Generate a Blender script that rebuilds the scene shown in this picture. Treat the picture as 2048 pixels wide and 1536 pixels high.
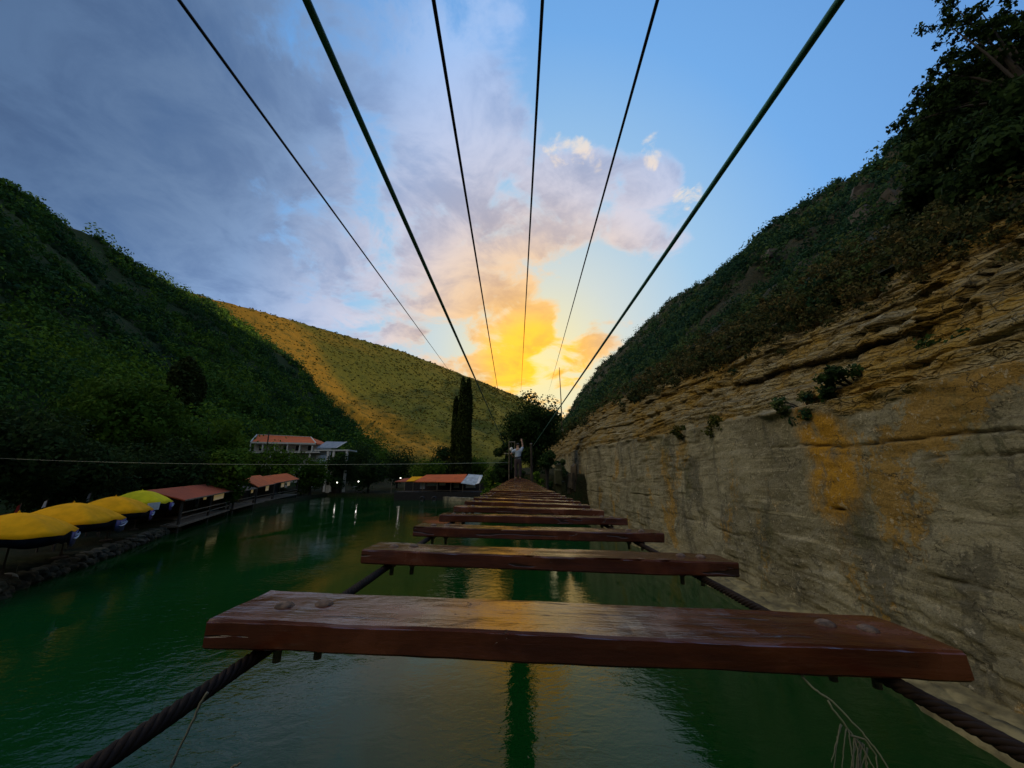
import bpy, bmesh, math, random
import numpy as np
from mathutils import Vector, Matrix, noise as mnoise
R = math.radians
for o in list(bpy.data.objects): bpy.data.objects.remove(o)
sc = bpy.context.scene
COL = sc.collection
rng = np.random.default_rng(7)
random.seed(7)

# ------------------------------------------------------------------ camera
CZ = 4.5                       # eye height above the water (water is z = 0)
F = 770.0; PW, PH = 2048, 1536
PITCH = math.atan((955.7 - 768) / F)
YAW = math.atan(11 / F)        # bridge axis (+Y) lands at x = 1035
cam_d = bpy.data.cameras.new('camera'); cam = bpy.data.objects.new('camera', cam_d); COL.objects.link(cam)
cam_d.sensor_width = 36; cam_d.lens = F / PW * 36; cam_d.clip_start = 0.02; cam_d.clip_end = 6000
cam.location = (0, 0, CZ); cam.rotation_euler = (R(90) + PITCH, 0, YAW)
sc.camera = cam
sc.render.resolution_x, sc.render.resolution_y = 1024, 768

def ray(px, py):
    x, y = (px - PW / 2) / F, -(py - PH / 2) / F
    cp, sp = math.cos(PITCH), math.sin(PITCH)
    d = Vector((x, cp - y * sp, sp + y * cp))
    return Matrix.Rotation(YAW, 3, 'Z') @ d
def at(px, py, Y):             # world point of the picture at distance Y along the bridge axis
    d = ray(px, py); return Vector((d.x / d.y * Y, Y, CZ + d.z / d.y * Y))
def ground(px, py, z):         # world point at height z
    d = ray(px, py); t = (z - CZ) / d.z; return Vector((d.x * t, d.y * t, z))

def S(r, g, b):                # sRGB 0..255 to linear
    def f(c):
        c /= 255.; return c / 12.92 if c <= .04045 else ((c + .055) / 1.055) ** 2.4
    return (f(r), f(g), f(b), 1)

# ------------------------------------------------------------------ world and sun
SUN_AZ, SUN_EL = R(75), R(6.5)
w = bpy.data.worlds.new('World'); sc.world = w; w.use_nodes = True
nt = w.node_tree; nt.nodes.clear()
class NB:
    def __init__(s, nt): s.nt = nt
    def n(s, t, **k):
        q = s.nt.nodes.new(t)
        for a, v in k.items(): setattr(q, a, v)
        return q
    def put(s, q, i, v):
        if v is None: return
        if isinstance(v, bpy.types.NodeSocket): s.nt.links.new(v, q.inputs[i])
        else: q.inputs[i].default_value = v
    def m(s, op, a, b=None, c=None, clamp=False):
        q = s.n('ShaderNodeMath', operation=op); q.use_clamp = clamp
        s.put(q, 0, a); s.put(q, 1, b); s.put(q, 2, c); return q.outputs[0]
    def v(s, op, a, b=None, out=0):
        q = s.n('ShaderNodeVectorMath', operation=op); s.put(q, 0, a)
        if b is not None: s.put(q, 3 if op == 'SCALE' else 1, b)
        return q.outputs['Value'] if op in ('DOT_PRODUCT', 'LENGTH') else q.outputs[0]
    def mix(s, f, a, b, mode='MIX'):
        q = s.n('ShaderNodeMix', data_type='RGBA', blend_type=mode); q.clamp_factor = True
        s.put(q, 0, f); s.put(q, 6, a); s.put(q, 7, b); return q.outputs[2]
    def ramp(s, f, pts, interp='LINEAR'):
        q = s.n('ShaderNodeValToRGB'); q.color_ramp.interpolation = interp; e = q.color_ramp.elements
        while len(e) > 1: e.remove(e[0])
        e[0].position = pts[0][0]; e[0].color = c4(pts[0][1])
        for p, c in pts[1:]:
            k = e.new(p); k.color = c4(c)
        s.put(q, 0, f); return q.outputs[0]
    def noise(s, vec, scale, detail=4, rough=.5, dist=0, out=0, dim='3D'):
        q = s.n('ShaderNodeTexNoise'); q.noise_dimensions = dim
        s.put(q, 'Vector', vec); s.put(q, 'Scale', scale); s.put(q, 'Detail', detail); s.put(q, 'Roughness', rough); s.put(q, 'Distortion', dist)
        return q.outputs[out]
    def smooth(s, x, a, b):
        q = s.n('ShaderNodeMapRange', interpolation_type='SMOOTHSTEP'); s.put(q, 0, x); s.put(q, 1, a); s.put(q, 2, b); return q.outputs[0]
def c4(c):
    if isinstance(c, (int, float)): return (c, c, c, 1)
    return tuple(c) if len(c) == 4 else (*c, 1)
B = NB(nt)
sky = B.n('ShaderNodeTexSky', sky_type='NISHITA'); sky.sun_disc = False
sky.sun_elevation = SUN_EL; sky.sun_rotation = SUN_AZ; sky.air_density = 1.2; sky.dust_density = .6; sky.ozone_density = 2.5
tc = B.n('ShaderNodeTexCoord'); D = B.v('NORMALIZE', tc.outputs['Generated'])
sep = B.n('ShaderNodeSeparateXYZ'); nt.links.new(D, sep.inputs[0]); dz = sep.outputs[2]
glow_dir = ray(1070, 735).normalized()
ca = B.v('DOT_PRODUCT', D, tuple(glow_dir))
ang = B.m('DIVIDE', B.m('ARCCOSINE', B.m('MINIMUM', ca, .99999)), math.pi)      # 0 at the sunset, 1 opposite
def deg(pts): return [(a / 180., c) for a, c in pts]
def X_(c, k): return (c[0] * k, c[1] * k, c[2] * k, 1)
clear = B.ramp(ang, deg([(0, (1.22, 1.0, .40, 1)), (7, (1.02, .92, .56, 1)), (14, S(226, 234, 228)), (25, S(174, 214, 246)), (40, S(122, 182, 246)), (56, S(98, 154, 222)), (66, S(94, 136, 190)), (76, S(86, 112, 152)), (95, S(130, 160, 205)), (130, S(170, 180, 195)), (180, S(170, 180, 195))]))
nis = B.v('SCALE', sky.outputs[0], .1)
base = B.mix(.78, nis, clear)
# cloud layers on a plane high above
den = B.m('ADD', B.m('MAXIMUM', dz, 0), .22)
inv = B.m('DIVIDE', 1, den)
P = B.v('SCALE', D, inv)
n1 = B.noise(P, 1.9, 7, .58, .35)
n2 = B.noise(B.v('ADD', P, (3.1, 1.7, 5.2)), 5.4, 8, .62, .5)
nn = B.m('ADD', B.m('MULTIPLY', n1, 1.0), B.m('MULTIPLY', n2, .95)); nn = B.m('SUBTRACT', nn, .475)
def blob(px, py, rad, hard=.0):     # soft patch of sky, rad in degrees
    d = ray(px, py).normalized()
    c = B.v('DOT_PRODUCT', D, tuple(d))
    return B.smooth(c, math.cos(R(rad)), math.cos(R(rad * hard)) if hard else 1.0)
cover = None
for px, py, rad, amp in [(60, 60, 40, .34), (250, 330, 24, .10), (620, 520, 22, .07), (300, 560, 16, .16), (960, 420, 15, .17), (900, 640, 11, .16),
                         (820, 640, 9, .08), (1190, 420, 9, .13), (1310, 430, 8, .19), (1150, 350, 6, .26), (1310, 350, 4.5, .2), (990, 730, 6, .2), (1055, 665, 4.5, .24), (1035, 745, 4, .16),
                         (1205, 660, 5, .34), (1135, 745, 4, .18), (1060, 560, 8, .13), (1010, 130, 11, .12), (820, 90, 14, .12), (1500, 90, 16, -.3), (1750, 180, 22, -.25),
                         (1180, 130, 11, -.22), (1190, 580, 8, -.3), (1140, 640, 3.5, -.2), (930, 560, 6, .08), (700, 300, 8, -.16), (460, 420, 7, -.12), (880, 250, 8, .1), (600, 420, 4, -.1), (900, 670, 5, -.22), (560, 330, 6, -.1), (1430, 520, 7, .04), (1290, 620, 5, -.16), (720, 30, 8, -.12)]:
    b = B.m('MULTIPLY', blob(px, py, rad), amp * .95)
    cover = b if cover is None else B.m('ADD', cover, b)
cl = B.smooth(B.m('ADD', nn, cover), .50, .74)
cl = B.m('MULTIPLY', cl, B.smooth(dz, -.02, .04))
soft = B.m('MULTIPLY', cl, .92)
lit = B.ramp(ang, deg([(0, (1.7, .72, .008, 1)), (6, (1.45, .66, .03, 1)), (10, (1.0, .58, .20, 1)), (16, S(240, 206, 172)), (24, S(212, 206, 216)), (40, S(160, 190, 234)), (60, S(122, 162, 214)), (80, S(92, 124, 168)), (95, S(165, 180, 205)), (130, S(190, 192, 198)), (180, S(190, 192, 198))]))
shade = B.ramp(ang, deg([(0, (1.2, .48, .008, 1)), (6, S(246, 184, 70)), (11, S(222, 174, 122)), (18, S(180, 166, 170)), (32, S(146, 166, 204)), (50, S(106, 144, 200)), (66, S(84, 114, 160)), (84, S(62, 86, 122)), (100, S(120, 135, 160)), (135, S(160, 165, 172)), (180, S(160, 165, 172))]))
n3 = B.noise(B.v('ADD', P, (.05, .03, .12)), 4.6, 7, .62, .4)
body = B.smooth(B.m('ADD', B.m('MULTIPLY', n3, 1.1), B.m('MULTIPLY', cl, .25)), .62, 1.0)
cloudc = B.mix(body, lit, shade)
darkl = B.m('MULTIPLY', blob(-170, -90, 40), .7)                                # darker cloud tone towards the upper left corner
cloudc = B.mix(darkl, cloudc, S(56, 68, 88))
skyc = B.mix(soft, base, cloudc)
puff = None
for px, py, rad, amp in [(1118, 304, 2.6, .5), (1160, 303, 2.3, .5), (1192, 318, 1.9, .42), (1306, 318, 1.7, .5), (1308, 296, 2.2, .3), (1375, 395, 2.6, .34)]:      # small sunlit cumulus tops
    b = B.m('MULTIPLY', blob(px, py, rad), amp); puff = b if puff is None else B.m('MAXIMUM', puff, b)
n4 = B.noise(P, 16, 6, .6, .3)
pm = B.smooth(B.m('ADD', puff, B.m('MULTIPLY', B.m('SUBTRACT', n4, .5), 1.7)), .22, .6)
pm = B.m('MULTIPLY', pm, B.smooth(puff, .04, .2))
skyc = B.mix(B.m('MULTIPLY', pm, .62), skyc, S(250, 228, 200))
low = B.m('MULTIPLY', B.smooth(ang, .50, .62), B.smooth(dz, .66, .15))                # unseen low sky behind the camera, dimmed to keep plank fronts dark
skyc = B.mix(B.m('MULTIPLY', low, .9), skyc, S(60, 66, 78))
fill_lobe = B.smooth(B.v('DOT_PRODUCT', D, tuple(Vector((-.87, -.22, .46)).normalized())), math.cos(R(35)), math.cos(R(14)))
skyc = B.mix(fill_lobe, skyc, (2.6, 2.2, 1.45, 1))                                       # warm fill glow added to the unseen left sky to brighten the cliff
bg = B.n('ShaderNodeBackground'); nt.links.new(skyc, bg.inputs[0]); bg.inputs[1].default_value = .88
wo = B.n('ShaderNodeOutputWorld'); nt.links.new(bg.outputs[0], wo.inputs[0])

sun_d = bpy.data.lights.new('sun', 'SUN'); sun = bpy.data.objects.new('sun', sun_d); COL.objects.link(sun)
sun_d.energy = 3.6; sun_d.angle = R(.5); sun_d.color = (1, .70, .32)
sdir = Vector((math.sin(SUN_AZ) * math.cos(SUN_EL), math.cos(SUN_AZ) * math.cos(SUN_EL), math.sin(SUN_EL)))
sun.rotation_euler = (-sdir).to_track_quat('-Z', 'Y').to_euler(); sun.location = sdir * 300
sc.view_settings.view_transform = 'Standard'; sc.view_settings.look = 'None'
sc.view_settings.exposure = .3; sc.view_settings.gamma = 1; sc.view_settings.use_curve_mapping = False
sc.render.engine = 'CYCLES'
sc.cycles.max_bounces = 5; sc.cycles.diffuse_bounces = 2; sc.cycles.glossy_bounces = 3; sc.cycles.transparent_max_bounces = 6
sc.cycles.use_denoising = True; sc.cycles.caustics_reflective = False; sc.cycles.caustics_refractive = False

# ------------------------------------------------------------------ helpers
def tag(o, label=None, cat=None, group=None, kind=None):
    if label: o['label'] = label
    if cat: o['category'] = cat
    if group: o['group'] = group
    if kind: o['kind'] = kind
    return o
def empty(name, loc=(0, 0, 0), rz=0):
    o = bpy.data.objects.new(name, None); COL.objects.link(o); o.location = loc; o.rotation_euler = (0, 0, rz); o.empty_display_size = .2
    return o
def link(name, me, mat=None, parent=None, smooth=False):
    o = bpy.data.objects.new(name, me); COL.objects.link(o)
    if mat is not None: me.materials.append(mat)
    if parent is not None: o.parent = parent
    if smooth: me.polygons.foreach_set('use_smooth', [True] * len(me.polygons))
    return o
class MB:
    def __init__(s): s.v = []; s.f = []
    def add(s, vs, fs):
        k = len(s.v); s.v += [tuple(p) for p in vs]; s.f += [tuple(i + k for i in f) for f in fs]; return s
    def box(s, c, size, rot=None):
        hx, hy, hz = size[0] / 2, size[1] / 2, size[2] / 2
        vs = [Vector((x * hx, y * hy, z * hz)) for z in (-1, 1) for y in (-1, 1) for x in (-1, 1)]
        if rot is not None: vs = [rot @ p for p in vs]
        vs = [p + Vector(c) for p in vs]
        return s.add(vs, [(0, 2, 3, 1), (4, 5, 7, 6), (0, 1, 5, 4), (2, 6, 7, 3), (0, 4, 6, 2), (1, 3, 7, 5)])
    def bar(s, a, b, w, h=None):          # square bar from a to b
        a, b = Vector(a), Vector(b); d = b - a
        q = d.to_track_quat('X', 'Z').to_matrix()
        return s.box((a + b) / 2, (d.length, w, h or w), q)
    def tube(s, pts, r, n=8, caps=True):
        pts = [Vector(p) for p in pts]; rr = r if hasattr(r, '__len__') else [r] * len(pts)
        k = len(s.v); up = None
        for i, p in enumerate(pts):
            t = (pts[min(i + 1, len(pts) - 1)] - pts[max(i - 1, 0)]).normalized()
            if up is None: up = t.orthogonal().normalized()
            up = (up - t * up.dot(t)).normalized(); sd = t.cross(up)
            for j in range(n):
                a = 2 * math.pi * j / n; s.v.append(tuple(p + (up * math.cos(a) + sd * math.sin(a)) * rr[i]))
        for i in range(len(pts) - 1):
            for j in range(n):
                a, b = k + i * n + j, k + i * n + (j + 1) % n
                s.f.append((a, b, b + n, a + n))
        if caps:
            s.f.append(tuple(k + j for j in reversed(range(n)))); s.f.append(tuple(k + (len(pts) - 1) * n + j for j in range(n)))
        return s
    def lathe(s, prof, c, n=14):          # prof (r, z)
        k = len(s.v); c = Vector(c)
        for r, z in prof:
            for j in range(n):
                a = 2 * math.pi * j / n; s.v.append((c.x + r * math.cos(a), c.y + r * math.sin(a), c.z + z))
        for i in range(len(prof) - 1):
            for j in range(n):
                a, b = k + i * n + j, k + i * n + (j + 1) % n
                s.f.append((a, b, b + n, a + n))
        s.f.append(tuple(k + j for j in reversed(range(n)))); s.f.append(tuple(k + (len(prof) - 1) * n + j for j in range(n)))
        return s
    def build(s, name, mat=None, parent=None, smooth=False):
        me = bpy.data.meshes.new(name); me.from_pydata(s.v, [], s.f); me.update()
        return link(name, me, mat, parent, smooth)
def np_mesh(name, V, Fq, mat=None, parent=None, smooth=False, attrs=None):
    me = bpy.data.meshes.new(name); V = np.asarray(V, np.float32); Fq = np.asarray(Fq, np.int32); k = Fq.shape[1]
    me.vertices.add(len(V)); me.vertices.foreach_set('co', V.ravel())
    me.loops.add(Fq.size); me.loops.foreach_set('vertex_index', Fq.ravel())
    me.polygons.add(len(Fq)); me.polygons.foreach_set('loop_start', np.arange(0, Fq.size, k, dtype=np.int32))
    me.update(calc_edges=True)
    for an, val in (attrs or {}).items():
        a = me.attributes.new(an, 'FLOAT', 'POINT'); a.data.foreach_set('value', np.asarray(val, np.float32))
    if smooth: me.polygons.foreach_set('use_smooth', np.ones(len(Fq), bool))
    return link(name, me, mat, parent)
def grid_faces(nr, nc):
    i = np.arange(nr - 1)[:, None] * nc + np.arange(nc - 1)[None]
    return np.stack([i, i + 1, i + nc + 1, i + nc], -1).reshape(-1, 4)
# numpy value noise (smooth, seeded)
_perm = rng.permutation(4096).astype(np.int64)
_val = rng.uniform(-1, 1, 4096)
def _h(ix, iy, iz): return _val[_perm[(ix * 73 + _perm[(iy * 179 + _perm[iz & 4095]) & 4095]) & 4095]]
def vnoise(x, y, z=0):
    x, y, z = np.broadcast_arrays(np.asarray(x, float), np.asarray(y, float), np.asarray(z, float))
    ix, iy, iz = np.floor(x).astype(np.int64), np.floor(y).astype(np.int64), np.floor(z).astype(np.int64)
    fx, fy, fz = x - ix, y - iy, z - iz
    u, v, t = [f * f * f * (f * (f * 6 - 15) + 10) for f in (fx, fy, fz)]
    def L(a, b, k): return a + (b - a) * k
    return L(L(L(_h(ix, iy, iz), _h(ix + 1, iy, iz), u), L(_h(ix, iy + 1, iz), _h(ix + 1, iy + 1, iz), u), v),
             L(L(_h(ix, iy, iz + 1), _h(ix + 1, iy, iz + 1), u), L(_h(ix, iy + 1, iz + 1), _h(ix + 1, iy + 1, iz + 1), u), v), t)
def fbm(x, y, z=0, o=4, g=.5):
    s = 0; a = 1; x = np.asarray(x, float); y = np.asarray(y, float); z = np.asarray(z, float)
    for i in range(o):
        s = s + a * vnoise(x + 17.3 * i, y + 5.1 * i, z + 9.7 * i); a *= g; x = x * 2.03; y = y * 2.03; z = z * 2.03
    return s
def sstep(x, a, b):
    t = np.clip((x - a) / (b - a), 0, 1); return t * t * (3 - 2 * t)

# ------------------------------------------------------------------ materials
def material(name):
    m = bpy.data.materials.new(name); m.use_nodes = True
    nb = NB(m.node_tree); p = m.node_tree.nodes['Principled BSDF']
    return m, nb, p
def simple(name, col, rough=.7, metal=0, var=.25, scale=6, bump=.0, spec=.5):
    m, b, p = material(name); g = b.n('ShaderNodeNewGeometry').outputs['Position']
    n = b.noise(g, scale, 5, .6)
    c = b.mix(b.smooth(n, .3, .72), tuple(x * (1 - var) for x in col[:3]) + (1,), tuple(min(1, x * (1 + var)) for x in col[:3]) + (1,))
    b.put(p, 'Base Color', c); b.put(p, 'Roughness', rough); b.put(p, 'Metallic', metal); b.put(p, 'Specular IOR Level', spec)
    if bump:
        q = b.n('ShaderNodeBump'); b.put(q, 'Strength', bump); b.put(q, 'Distance', .02); b.put(q, 'Height', b.noise(g, scale * 5, 5, .6)); b.nt.links.new(q.outputs[0], p.inputs['Normal'])
    return m
def leafmat(name, cols, trans=.25):
    m, b, p = material(name)
    a = b.n('ShaderNodeAttribute', attribute_name='tint').outputs['Fac']
    c = b.ramp(a, [(i / max(1, len(cols) - 1), k) for i, k in enumerate(cols)])
    b.put(p, 'Base Color', c); b.put(p, 'Roughness', .8); b.put(p, 'Specular IOR Level', .06)
    if trans:
        t = b.n('ShaderNodeBsdfTranslucent'); b.put(t, 0, c); mx = b.n('ShaderNodeMixShader'); b.put(mx, 0, trans)
        b.nt.links.new(p.outputs[0], mx.inputs[1]); b.nt.links.new(t.outputs[0], mx.inputs[2])
        b.nt.links.new(mx.outputs[0], m.node_tree.nodes['Material Output'].inputs[0])
    return m
M = {}
M['leaf_mid'] = leafmat('leaf_mid', [(.030, .065, .008), (.06, .12, .012), (.11, .185, .018)])
M['leaf_dark'] = leafmat('leaf_dark', [(.014, .030, .010), (.024, .05, .014), (.04, .075, .018)])
M['leaf_hill'] = leafmat('leaf_hill', [(.018, .052, .022), (.046, .108, .018), (.115, .20, .016)])
M['leaf_scrub'] = leafmat('leaf_scrub', [(.04, .052, .011), (.06, .070, .014), (.10, .088, .018)])
M['leaf_slope'] = leafmat('leaf_slope', [(.014, .046, .030), (.030, .072, .030), (.060, .098, .028), (.085, .090, .032)])
M['leaf_dry'] = leafmat('leaf_dry', [(.03, .05, .022), (.07, .07, .025), (.15, .11, .04)])
M['leaf_cypress'] = leafmat('leaf_cypress', [(.024, .038, .009), (.038, .056, .012), (.056, .078, .014)], .1)
M['bark'] = simple('bark', (.017, .013, .010), .9, 0, .4, 3, .6)
M['steel_cable'] = simple('steel_cable', (.016, .009, .006), .8, .1, .5, 30, 0, .2)
M['green_cable'] = simple('green_cable', (.05, .22, .21), .5, 0, .3, 12)
M['dark_cable'] = simple('dark_cable', (.012, .013, .02), .6, .2, .3, 12)
M['pale_wire'] = simple('pale_wire', (.22, .24, .18), .5, .3, .2, 4)
M['white_paint'] = simple('white_paint', (.62, .60, .54), .6, 0, .12, 2)
M['white_cloth'] = simple('white_cloth', (.7, .7, .68), .8, 0, .1, 3)
M['grey_tarp'] = simple('grey_tarp', (.42, .46, .48), .55, 0, .25, 1.3, .4)
M['grey_roof'] = simple('grey_roof', (.20, .22, .24), .5, 0, .2, 1)
M['dark_wood'] = simple('dark_wood', (.055, .04, .026), .85, 0, .4, 4, .4)
M['dock_wood'] = simple('dock_wood', (.16, .13, .09), .85, 0, .35, 2, .4)
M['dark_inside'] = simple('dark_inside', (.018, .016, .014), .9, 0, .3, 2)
M['stone'] = simple('stone', (.17, .15, .10), .9, 0, .45, 1.6, .8)
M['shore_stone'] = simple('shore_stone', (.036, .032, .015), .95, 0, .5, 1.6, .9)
M['ledge_stone'] = simple('ledge_stone', (.20, .17, .085), .95, 0, .5, 2.2, .9)
M['concrete'] = simple('concrete', (.26, .23, .16), .9, 0, .4, 1.3, .6)
M['yellow_cloth'] = simple('yellow_cloth', (.82, .37, .004), .85, 0, .12, 2, .15, .1)
M['lime_cloth'] = simple('lime_cloth', (.74, .60, .012), .85, 0, .12, 2, .15, .1)
M['blue_cloth'] = simple('blue_cloth', (.012, .03, .16), .7, 0, .3, 3)
M['valance_shade'] = simple('valance_shade', (.003, .006, .010), .95, 0, .3, 3, 0, .03)  # near black is the canopy's shade on the front valance, painted in
M['violet_cloth'] = simple('violet_cloth', (.04, .035, .33), .7, 0, .3, 3)
M['white_print'] = simple('white_print', (.55, .58, .66), .7, 0, .1, 3)
M['red_cloth'] = simple('red_cloth', (.25, .02, .015), .8, 0, .2, 3)
M['skin'] = simple('skin', (.42, .25, .17), .55, 0, .08, 8)
M['hair'] = simple('hair', (.02, .015, .012), .6, 0, .2, 20)
M['shirt'] = simple('shirt', (.42, .50, .60), .8, 0, .1, 9)
M['trousers'] = simple('trousers', (.045, .03, .032), .85, 0, .2, 9)
M['black'] = simple('black', (.012, .012, .014), .6, 0, .2, 9)
M['rust_steel'] = simple('rust_steel', (.20, .16, .11), .6, .3, .4, 5)
M['dry_stem'] = simple('dry_stem', (.13, .125, .08), .8, 0, .3, 12)
M['tyre_rubber'] = simple('tyre_rubber', (.10, .10, .09), .8, 0, .3, 6)
M['bolt_zinc'] = simple('bolt_zinc', (.17, .11, .075), .55, .3, .6, 110, .6)
M['glass_dark'] = simple('glass_dark', (.02, .025, .03), .1, 0, .2, 1)
def lampmat(name, col, s):
    m, b, p = material(name); b.put(p, 'Base Color', (.8, .75, .6, 1)); b.put(p, 'Emission Color', (*col, 1)); b.put(p, 'Emission Strength', s); return m
M['lamp_white'] = lampmat('lamp_white', (1, .93, .8), 9)
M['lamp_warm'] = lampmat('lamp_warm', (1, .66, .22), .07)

def tilemat(name, base, dark):
    m, b, p = material(name); tcn = b.n('ShaderNodeTexCoord').outputs['Object']
    wv = b.n('ShaderNodeTexWave', wave_type='BANDS', bands_direction='X'); b.put(wv, 'Vector', tcn); b.put(wv, 'Scale', 1.3); b.put(wv, 'Distortion', .3)
    n = b.noise(tcn, .6, 5, .65); n2 = b.noise(tcn, 7, 3, .5)
    c = b.mix(b.smooth(n, .35, .7), base, dark)
    c = b.mix(b.m('MULTIPLY', n2, .5), c, tuple(x * .6 for x in base[:3]) + (1,))
    b.put(p, 'Base Color', c); b.put(p, 'Roughness', .85)
    q = b.n('ShaderNodeBump'); b.put(q, 'Strength', .7); b.put(q, 'Distance', .05); b.put(q, 'Height', wv.outputs['Fac']); b.nt.links.new(q.outputs[0], p.inputs['Normal'])
    return m
M['red_tile'] = tilemat('red_tile', (.72, .14, .02, 1), (.52, .10, .02, 1))
M['rust_sheet'] = tilemat('rust_sheet', (.40, .060, .009, 1), (.27, .045, .01, 1))

def wood_plank():
    m, b, p = material('red_plank_wood')
    tcn = b.n('ShaderNodeTexCoord').outputs['Object']
    rnd = b.n('ShaderNodeObjectInfo').outputs['Random']
    vec = b.v('ADD', tcn, b.v('SCALE', (7.3, 3.1, 9.9), rnd))
    g = b.noise(b.v('MULTIPLY', vec, (2.2, 26, 26)), 1.6, 7, .6, .6)
    blot = b.noise(vec, 6, 5, .6, .3); fine = b.noise(b.v('MULTIPLY', vec, (18, 60, 60)), 1, 5, .65)
    c = b.mix(b.smooth(g, .3, .7), (.044, .0095, .004, 1), (.088, .0205, .0075, 1))
    c = b.mix(b.smooth(blot, .45, .72), c, (.135, .036, .012, 1))
    scuff = b.smooth(b.m('ADD', b.m('MULTIPLY', fine, .55), b.m('MULTIPLY', b.noise(vec, 9, 6, .7), .45)), .58, .70)
    c = b.mix(b.m('MULTIPLY', scuff, .55), c, (.13, .07, .045, 1))
    crack = b.m('MAXIMUM', b.smooth(b.noise(b.v('MULTIPLY', vec, (3, 34, 34)), 1, 3, .5, .9), .64, .67), b.m('MULTIPLY', b.smooth(b.noise(b.v('MULTIPLY', vec, (16, 30, 30)), 1, 6, .7, .5), .66, .69), .8))
    c = b.mix(b.m('MULTIPLY', crack, .8), c, (.018, .008, .006, 1))
    b.put(p, 'Base Color', c)
    b.put(p, 'Roughness', b.m('ADD', .04, b.m('ADD', b.m('MULTIPLY', fine, .22), b.m('MULTIPLY', b.smooth(blot, .5, .75), .22))))
    b.put(p, 'Specular IOR Level', .62)
    h = b.m('SUBTRACT', b.m('ADD', b.m('MULTIPLY', g, .5), b.m('ADD', b.m('MULTIPLY', fine, .6), b.m('MULTIPLY', blot, .6))), b.m('MULTIPLY', crack, .8))
    q = b.n('ShaderNodeBump'); b.put(q, 'Strength', .6); b.put(q, 'Distance', .0026); b.put(q, 'Height', h); b.nt.links.new(q.outputs[0], p.inputs['Normal'])
    return m
M['plank'] = wood_plank()

def water_mat():
    m, b, p = material('lake_water')
    g = b.n('ShaderNodeNewGeometry').outputs['Position']
    big = b.noise(g, .05, 3, .5)
    c = b.mix(b.smooth(big, .3, .7), (.002, .030, .003, 1), (.004, .046, .011, 1))
    b.put(p, 'Base Color', c); b.put(p, 'Roughness', .03); b.put(p, 'IOR', 1.33); b.put(p, 'Specular IOR Level', .27)
    calm = b.smooth(b.noise(b.v('MULTIPLY', g, (1, .6, 1)), .16, 3, .5, .4), .36, .66)
    w1 = b.noise(b.v('MULTIPLY', g, (1.0, 1.5, 1)), 2.6, 3, .5, .6)
    w2 = b.noise(b.v('MULTIPLY', g, (.8, 1.4, 1)), 8.5, 3, .55, .3)
    w0 = b.noise(g, .7, 2, .5)
    h = b.m('ADD', b.m('MULTIPLY', w1, .55), b.m('ADD', b.m('MULTIPLY', w2, .18), b.m('MULTIPLY', w0, .8)))
    st = b.m('ADD', .03, b.m('MULTIPLY', calm, .36))
    q = b.n('ShaderNodeBump'); b.put(q, 'Strength', st); b.put(q, 'Distance', .075); b.put(q, 'Height', h)
    b.nt.links.new(q.outputs[0], p.inputs['Normal'])
    return m
M['water'] = water_mat()

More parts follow.
